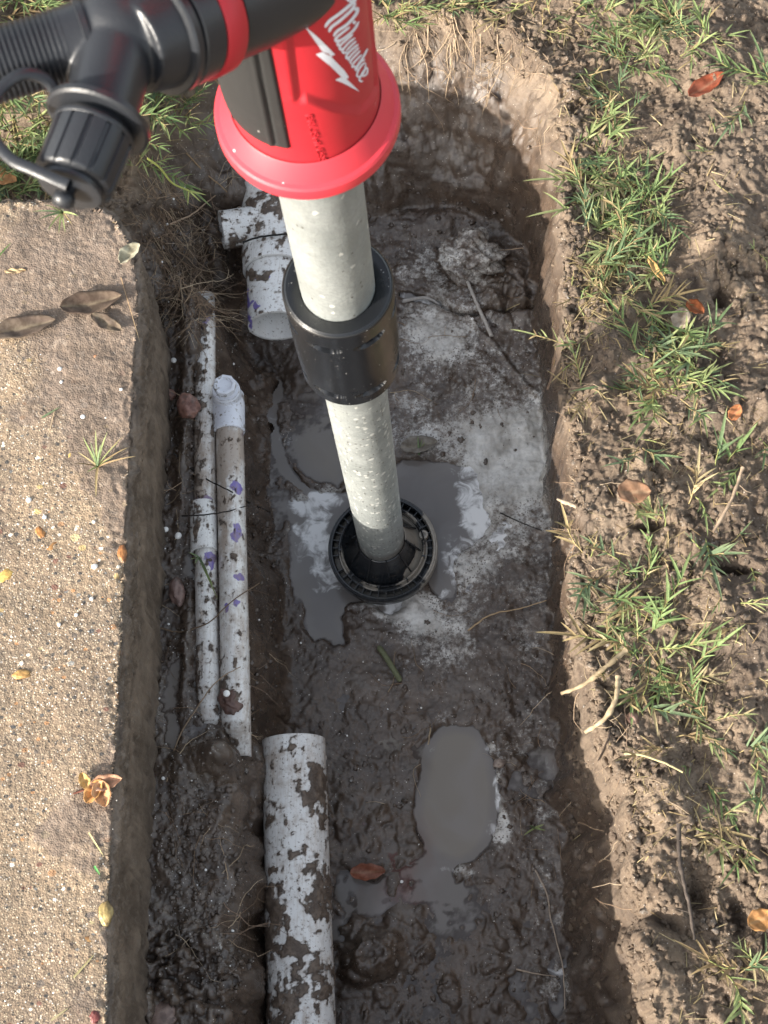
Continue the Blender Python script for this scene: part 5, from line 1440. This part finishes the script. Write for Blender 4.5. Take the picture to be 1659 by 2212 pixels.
# fallen leaves
def leaf(name, c, az, L, W, col, label, cat='leaf', curl=.25, tilt=(0, 0), vein=True, parent=None, col2=None, cup=.35):
    nu, nv = 22, 9; V = []; C_ = []
    ca, sa = math.cos(az), math.sin(az)
    for i in range(nu):
        t_ = i / (nu - 1)
        half = W / 2 * (math.sin(math.pi * t_ ** .85) ** .6 if 0 < t_ < 1 else 0) + .00005
        for j in range(nv):
            s_ = j / (nv - 1) * 2 - 1
            x = (t_ - .5) * L; y = s_ * half * (1 + .06 * math.sin(t_ * 21 + s_))
            z = cup * abs(s_) ** 1.4 * half + curl * L * (t_ - .5) ** 2 * 1.6 + .0006 * math.sin(t_ * 13 + s_ * 3) + .0009
            z += x * tilt[0] + y * tilt[1]
            if abs(s_) < .05: z -= .0005
            V.append((c[0] + x * ca - y * sa, c[1] + x * sa + y * ca, c[2] + z))
            k = .5 + .5 * math.sin(t_ * 7 + s_ * 4 + L * 900); c2 = np.array(col2 if col2 else np.array(col) * .55)
            cc = np.array(col) * (1 - k * .6) + c2 * k * .6
            if abs(s_) < .05 and vein: cc = cc * .8 + np.array([.4, .34, .22]) * .2
            C_.append(cc)
    n0 = len(V)
    V += [(x, y, z - .0003) for x, y, z in V]; C_ += C_
    F = [(i * nv + j, i * nv + j + 1, (i + 1) * nv + j + 1, (i + 1) * nv + j) for i in range(nu - 1) for j in range(nv - 1)]
    F += [tuple(n0 + q for q in reversed(f)) for f in F]
    for i in range(nu - 1): F += [(i * nv, (i + 1) * nv, n0 + (i + 1) * nv, n0 + i * nv), (i * nv + nv - 1, n0 + i * nv + nv - 1, n0 + (i + 1) * nv + nv - 1, (i + 1) * nv + nv - 1)]
    B = Bulk(); B.add(np.array(V), F, np.array(C_)); o = B.build(name, leaf_mat, parent)
    if parent is None: tag(o, label, cat); recenter(o)
    return o
DG = math.radians
leaf('leaf', on_slab(200, 660, .002), DG(12), .056, .024, (.085, .058, .043), 'large folded brown leaf on the upper concrete', col2=(.12, .088, .062), cup=.35)
leaf('leaf', on_slab(52, 712, .002), DG(14), .060, .022, (.10, .072, .056), 'long grey brown leaf lying at the left margin of the concrete', col2=(.14, .11, .08), curl=.12)
leaf('leaf', on_slab(284, 557, .004), DG(52), .026, .015, (.42, .40, .30), 'pale curled leaf on the rounded corner of the concrete', cup=.9, col2=(.30, .28, .2))
leaf('leaf', on_slab(233, 702, .001), DG(-30), .034, .014, (.12, .09, .07), 'small tan leaf tucked below the folded brown leaf', col2=(.2, .16, .11), curl=.3)
leaf('leaf', on(795, 1886, .004), DG(4), .034, .016, (.20, .065, .035), 'red brown leaf lying in the muddy water beside the wide pipe', col2=(.33, .17, .13), cup=.3)
leaf('leaf', on(1520, 203, .010), DG(38), .046, .019, (.26, .060, .025), 'curled red leaf half buried in the bank at the top right', col2=(.22, .08, .05), cup=.5)
leaf('leaf', on(1496, 684, .014), DG(-40), .020, .014, (.30, .09, .03), 'glossy orange brown leaf between clods, upper right', col2=(.2, .07, .03), cup=.5)
leaf('leaf', on(1466, 706, .012), DG(70), .024, .018, (.44, .37, .29), 'pale dry leaf beside the glossy orange brown one', col2=(.34, .27, .2), cup=.6)
leaf('leaf', on(1584, 902, .008), DG(60), .018, .012, (.52, .22, .09), 'small orange leaf on the right bank below the pale clod', col2=(.3, .1, .05))
leaf('leaf', on(1414, 600, .012), DG(-62), .032, .007, (.58, .38, .16), 'narrow tan leaf among the green grass', col2=(.5, .3, .1))
leaf('leaf', on(1366, 1075, .008), DG(0), .030, .024, (.22, .12, .07), 'round brown leaf pressed into the bank edge', col2=(.30, .19, .12), cup=.2)
leaf('leaf', on(905, 968, .004), DG(10), .040, .020, (.27, .25, .22), 'mud coated leaf lying in the puddle behind the tube', col2=(.12, .10, .08), cup=.5)
leaf('leaf', on(1640, 1990, .006), DG(20), .024, .018, (.42, .22, .08), 'orange leaf scrap at the right margin near the bottom', col2=(.3, .15, .06))
leaf('leaf', on(10, 398, .010), DG(-20), .036, .020, (.46, .24, .10), 'orange brown leaf under the grass left of the black cap', col2=(.3, .16, .08))
leaf('leaf', on_slab(34, 588, .001), DG(3), .020, .005, (.50, .36, .20), 'thin tan leaf sliver on the upper left concrete', col2=(.4, .3, .18), curl=.1)
spg = empty('leaf_sprig', on_slab(212, 1703)); tag(spg, 'sprig with four orange leaflets lying on the concrete near its edge', 'leaf sprig')
for x, y, a, L, W, c in [(206, 1712, 60, .022, .012, (.62, .33, .12)), (224, 1718, -70, .022, .015, (.66, .36, .18)), (232, 1694, 15, .026, .013, (.50, .28, .18)), (186, 1690, 120, .015, .009, (.66, .42, .16))]:
    leaf('leaflet', on_slab(x, y, .003), DG(a), L, W, c, None, parent=spg, col2=tuple(k * .8 for k in c), cup=.6)
B = Bulk(); V, F = tube(np.array([on_slab(160, 1716, .0025), on_slab(185, 1708, .003), on_slab(205, 1702, .0035), on_slab(216, 1700, .003)]), [.0008, .0008, .0007, .0004], 6, cap=False); B.add(V, F, np.array([.18, .07, .05]))
B.build('stalk', leaf_mat, spg); adopt(spg)

# stones
def stone_material(name, dirt=.5):
    s = NT(name); col = s.attr('tint', 'Color')
    c = s.mix(s.ss(s.noise(160, 5), .35, .65), col, s.mix(1.0, col, (.55, .5, .5), 'MULTIPLY'))
    c = s.mix(s.math('MULTIPLY', s.ss(s.noise(70, 5, .7), .5, .6), dirt), c, (.07, .052, .042))
    return s.pbr(c, .45, 0, s.bump(s.noise(500, 4), .5, .0006), .5)
stone_mat = stone_material('stone'); pebble_mat = stone_material('clean_stone', .05)
def rock_geo(c, ax, az, seed, amp=.2, lvl=3):
    V, F = ico(lvl); s3 = seed * 3.1
    r = 1 + amp * (fbm(V[:, 0] * 1.2 + s3 + V[:, 2] * .7, V[:, 1] * 1.2 - s3 + V[:, 2] * .9, 1.0, 3, seed))
    V = V * r[:, None] * np.array(ax); ca, sa = math.cos(az), math.sin(az)
    V = V @ np.array([[ca, sa, 0], [-sa, ca, 0], [0, 0, 1]])
    return V + np.asarray(c), F
def stone(name, c, ax, az, col, label, cat='stone', mat=None, seed=None, amp=.2, lvl=3, grp=None):
    V, F = rock_geo(c, ax, az, seed or rr.randint(1, 999), amp, lvl)
    o = mesh_np(name, V, F, mat or stone_mat, col=np.array(col))
    tag(o, label, cat, grp); return recenter(o)
stone('stone', on(408, 884, .004), (.011, .014, .008), .3, (.25, .13, .10), 'reddish brown stone beside the elbow pipe, the larger of the pair', seed=3)
stone('stone', on(366, 858, .004), (.0075, .006, .005), 0, (.23, .12, .09), 'small reddish brown stone next to the kerb face', seed=4)
stone('stone', on(384, 1281, .004), (.0075, .014, .006), .1, (.20, .13, .11), 'oblong reddish stone left of the narrow pipe', seed=5)
stone('stone', G(497, 1512, SHELF + .008), (.009, .012, .006), .5, (.13, .075, .06), 'dark wet stone wedged between the two small pipes', seed=6, amp=.35)
stone('stone', on(345, 2200, .004), (.016, .014, .008), 0, (.24, .17, .14), 'pinkish stone in the mud at the bottom left of the pit', seed=8)
stone('pebble', on(1366, 1556, .004), (.0055, .0065, .005), 0, (.24, .15, .11), 'round brown pebble in the right wall near the runner roots', 'pebble', pebble_mat, seed=9)
stone('stone', on(1078, 1650, .002), (.006, .005, .004), 0, (.3, .24, .2), 'small pale stone at the right rim of the oval puddle', seed=10)
for x, y, ax, az, col, lab in [(208, 772, (.0065, .0055, .004), 0, (.50, .25, .13), 'round orange pebble on the muddy concrete'), (8, 1243, (.011, .008, .003), .5, (.62, .42, .12), 'bright yellow pebble at the left margin of the concrete'),
    (88, 1152, (.0055, .010, .003), .5, (.40, .19, .06), 'brown orange elongated pebble, upper of two on the concrete'), (112, 1182, (.005, .0105, .003), -.7, (.36, .19, .07), 'brown orange elongated pebble, lower of two on the concrete'),
    (46, 1456, (.011, .0055, .003), .2, (.45, .27, .09), 'flat ochre pebble on the concrete left margin'), (176, 1140, (.009, .009, .0012), .3, (.52, .48, .42), 'pale shell shaped chip on the concrete'),
    (63, 1085, (.0, .0, .0), 0, (.1, .1, .1), None), (228, 1972, (.0075, .013, .004), .1, (.34, .26, .10), 'long yellow brown pebble in the concrete edge near the bottom'),
    (205, 2196, (.006, .007, .004), 0, (.16, .04, .035), 'dark red pebble in the concrete edge at the very bottom'), (182, 2035, (.008, .007, .002), 0, (.50, .28, .11), 'orange pebble in the lower concrete'), (264, 1195, (.0055, .011, .003), .1, (.34, .15, .05), 'orange pebble in the rounded edge of the concrete'),
    (153, 985, (.004, .0065, .002), .2, (.50, .36, .12), 'small yellow pebble above the straw coloured tuft'), (128, 1470, (.0, .0, .0), 0, (.1, .1, .1), None)]:
    if lab: ax = (ax[0] * .72, ax[1] * .72, ax[2] * .6)
    if lab: stone('pebble', on_slab(x, y, -ax[2] * .25), ax, az, col, lab, 'pebble', pebble_mat)
# grey clod with pitted crust in the upper pit
cl = on(1022, 565, .008)
V, F = rock_geo(cl, (.038, .029, .022), .2, 12, .34, 5)
q = V - cl
V += (q / np.linalg.norm(q, axis=1)[:, None]) * (.0030 * fbm(V[:, 0] + V[:, 2], V[:, 1] - V[:, 2], .012, 4, 31))[:, None]
o = mesh_np('clod', V, F, soil_mat, {'lime': np.full(len(V), .72) * sstep(-.01, .006, V[:, 2] - cl[2]), 'dry': np.zeros(len(V)), 'smear': np.zeros(len(V))})
recenter(tag(o, 'grey crusted clod of earth in the upper part of the pit', 'clod'))

# white beads washed about
s = NT('white_bead'); s.pbr((.80, .79, .76), .25, 0, None, .6, sss=0); bead_mat = s.m
bv, bf = ico(2)
bm_ = None
BL = [(283, 1085, 7), (376, 780, 7), (386, 1160, 9), (359, 1146, 7), (351, 1153, 3.5), (336, 1128, 3.5), (490, 1499, 8), (495, 603, 5), (348, 420, 4), (400, 407, 3.5), (362, 488, 4), (375, 432, 4), (350, 568, 4), (325, 1167, 3.5),
      (278, 1657, 4.5), (353, 1682, 4), (205, 1225, 7), (203, 1128, 4), (63, 1081, 6), (97, 1118, 5), (180, 902, 6), (130, 798, 5), (282, 798, 5), (262, 842, 4), (285, 880, 4), (133, 826, 4), (198, 1294, 4.5), (165, 1329, 4), (128, 1350, 4),
      (310, 950, 4), (312, 1360, 3.5), (365, 1350, 3), (505, 790, 4), (529, 866, 4.5), (434, 810, 3.5), (422, 703, 4), (388, 730, 3.5), (1020, 690, 4.5), (790, 1880, 3), (868, 1905, 4), (750, 1590, 3), (290, 1430, 3), (300, 1760, 3.5), (420, 1690, 3),
      (560, 1340, 3), (575, 1500, 3), (605, 1690, 3.5), (608, 1725, 3.5), (600, 1830, 2.5), (510, 1985, 4), (503, 2012, 4), (445, 1880, 3), (250, 1855, 4), (244, 1880, 4.5), (290, 2000, 2.5), (640, 1210, 3), (650, 1390, 3), (910, 1530, 2.5), (345, 1510, 3), (440, 1430, 4)]
first = None
from mathutils import Vector as Vc
for x, y, r in BL:
    slab = x < np.interp(y, [490, 560, 660, 900, 1325, 1600, 1912, 2212], [255, 280, 290, 276, 256, 243, 228, 223]) and y > 440
    p = on_slab(x, y, 0) if slab else on(x, y, 0)
    if y in (1499,): p = G(x, y, SHELF + .017)
    rad = r / FPX * 1.45 * .92
    if first is None:
        me = bpy.data.meshes.new('bead'); me.from_pydata((bv * [1, 1, .75]).tolist(), [], bf.tolist()); me.polygons.foreach_set('use_smooth', np.ones(len(bf), bool)); me.materials.append(bead_mat)
        first = o = bpy.data.objects.new('bead', me)
    else:
        o = first.copy()
    o.location = Vc((float(p[0]), float(p[1]), float(p[2]) + rad * .5)); o.scale = (rad, rad * rr.uniform(.8, 1.1), rad); o.rotation_euler = (0, 0, rr.uniform(0, 3))
    if slab: tag(o, 'round white bead lying loose on the sunlit concrete', 'bead', 'white beads on the concrete')
    else: tag(o, 'round white bead lying loose in the shaded pit', 'bead', 'white beads in the pit')
    COL.objects.link(o)

# crumbs of soil and grit
cv, cf = ico(1)
def crumbs(name, specs, size, kindmat, attrs_fn, surf=on, amp=.5):
    VV, FF, AA = [], [], []; n0 = 0
    for x, y, rx, ry, n in specs:
        Pn = surf(np.array([rr.gauss(x, rx * .6) for _ in range(n)]), np.array([rr.gauss(y, ry * .6) for _ in range(n)]))
        for p in Pn:
            r = size[0] + (size[1] - size[0]) * rr.random() ** 3
            V = cv * (1 + amp * np.array([rr.uniform(-1, 1) for _ in range(len(cv))]))[:, None] * r * np.array([rr.uniform(.7, 1.2), rr.uniform(.7, 1.2), rr.uniform(.5, .9)])
            VV.append(V + p + [0, 0, r * (.25 if size[1] > .004 else -.1)]); FF.append(cf + n0); n0 += len(V); AA.append(np.full(len(V), rr.random()))
    A = np.concatenate(AA)
    o = mesh_np(name, np.vstack(VV), np.vstack(FF), kindmat, attrs_fn(A)); tag(o, kind='stuff'); return o
crumbs('dry_soil_crumbs', [(1480, 300, 160, 300, 600), (1480, 900, 160, 350, 700), (1480, 1500, 160, 400, 700), (1520, 2000, 140, 300, 500), (150, 440, 150, 16, 260), (1243, 900, 16, 700, 1100), (1270, 1450, 26, 200, 300), (1370, 1850, 26, 400, 500), (1230, 450, 20, 300, 400), (1280, 600, 50, 500, 500), (1330, 1700, 60, 400, 400), (80, 350, 130, 80, 200), (1100, 80, 150, 60, 250)],
       (.0006, .0042), soil_mat, lambda A: {'lime': A * .25, 'dry': np.clip(.8 + A * .4, 0, 1), 'smear': A * .3})
crumbs('wet_soil_crumbs', [(430, 1900, 100, 260, 900), (1000, 1500, 230, 120, 170), (1130, 1750, 90, 300, 140), (800, 1700, 90, 150, 110), (950, 2130, 200, 90, 130), (420, 1000, 70, 350, 350), (560, 1300, 40, 300, 250), (1000, 480, 180, 80, 220), (450, 600, 110, 130, 350), (1050, 850, 160, 200, 160)],
       (.0004, .0032), soil_mat, lambda A: {'lime': A * .2, 'dry': A * 0, 'smear': A * 0})
# tiny bright droplets and specks of sand caught in the wet mud
s = NT('speck'); s.pbr((.72, .70, .66), .15, 0, None, .8); speck_mat = s.m
crumbs('white_specks', [(430, 1500, 120, 700, 420), (900, 1400, 300, 500, 200), (150, 1300, 130, 700, 160), (480, 700, 130, 300, 150), (1050, 700, 150, 300, 60)], (.00035, .0009), speck_mat, lambda A: {}, surf=lambda x, y: np.where((x < 255)[:, None] & (y > 450)[:, None], on_slab_v(x, y), on(x, y)), amp=.1)
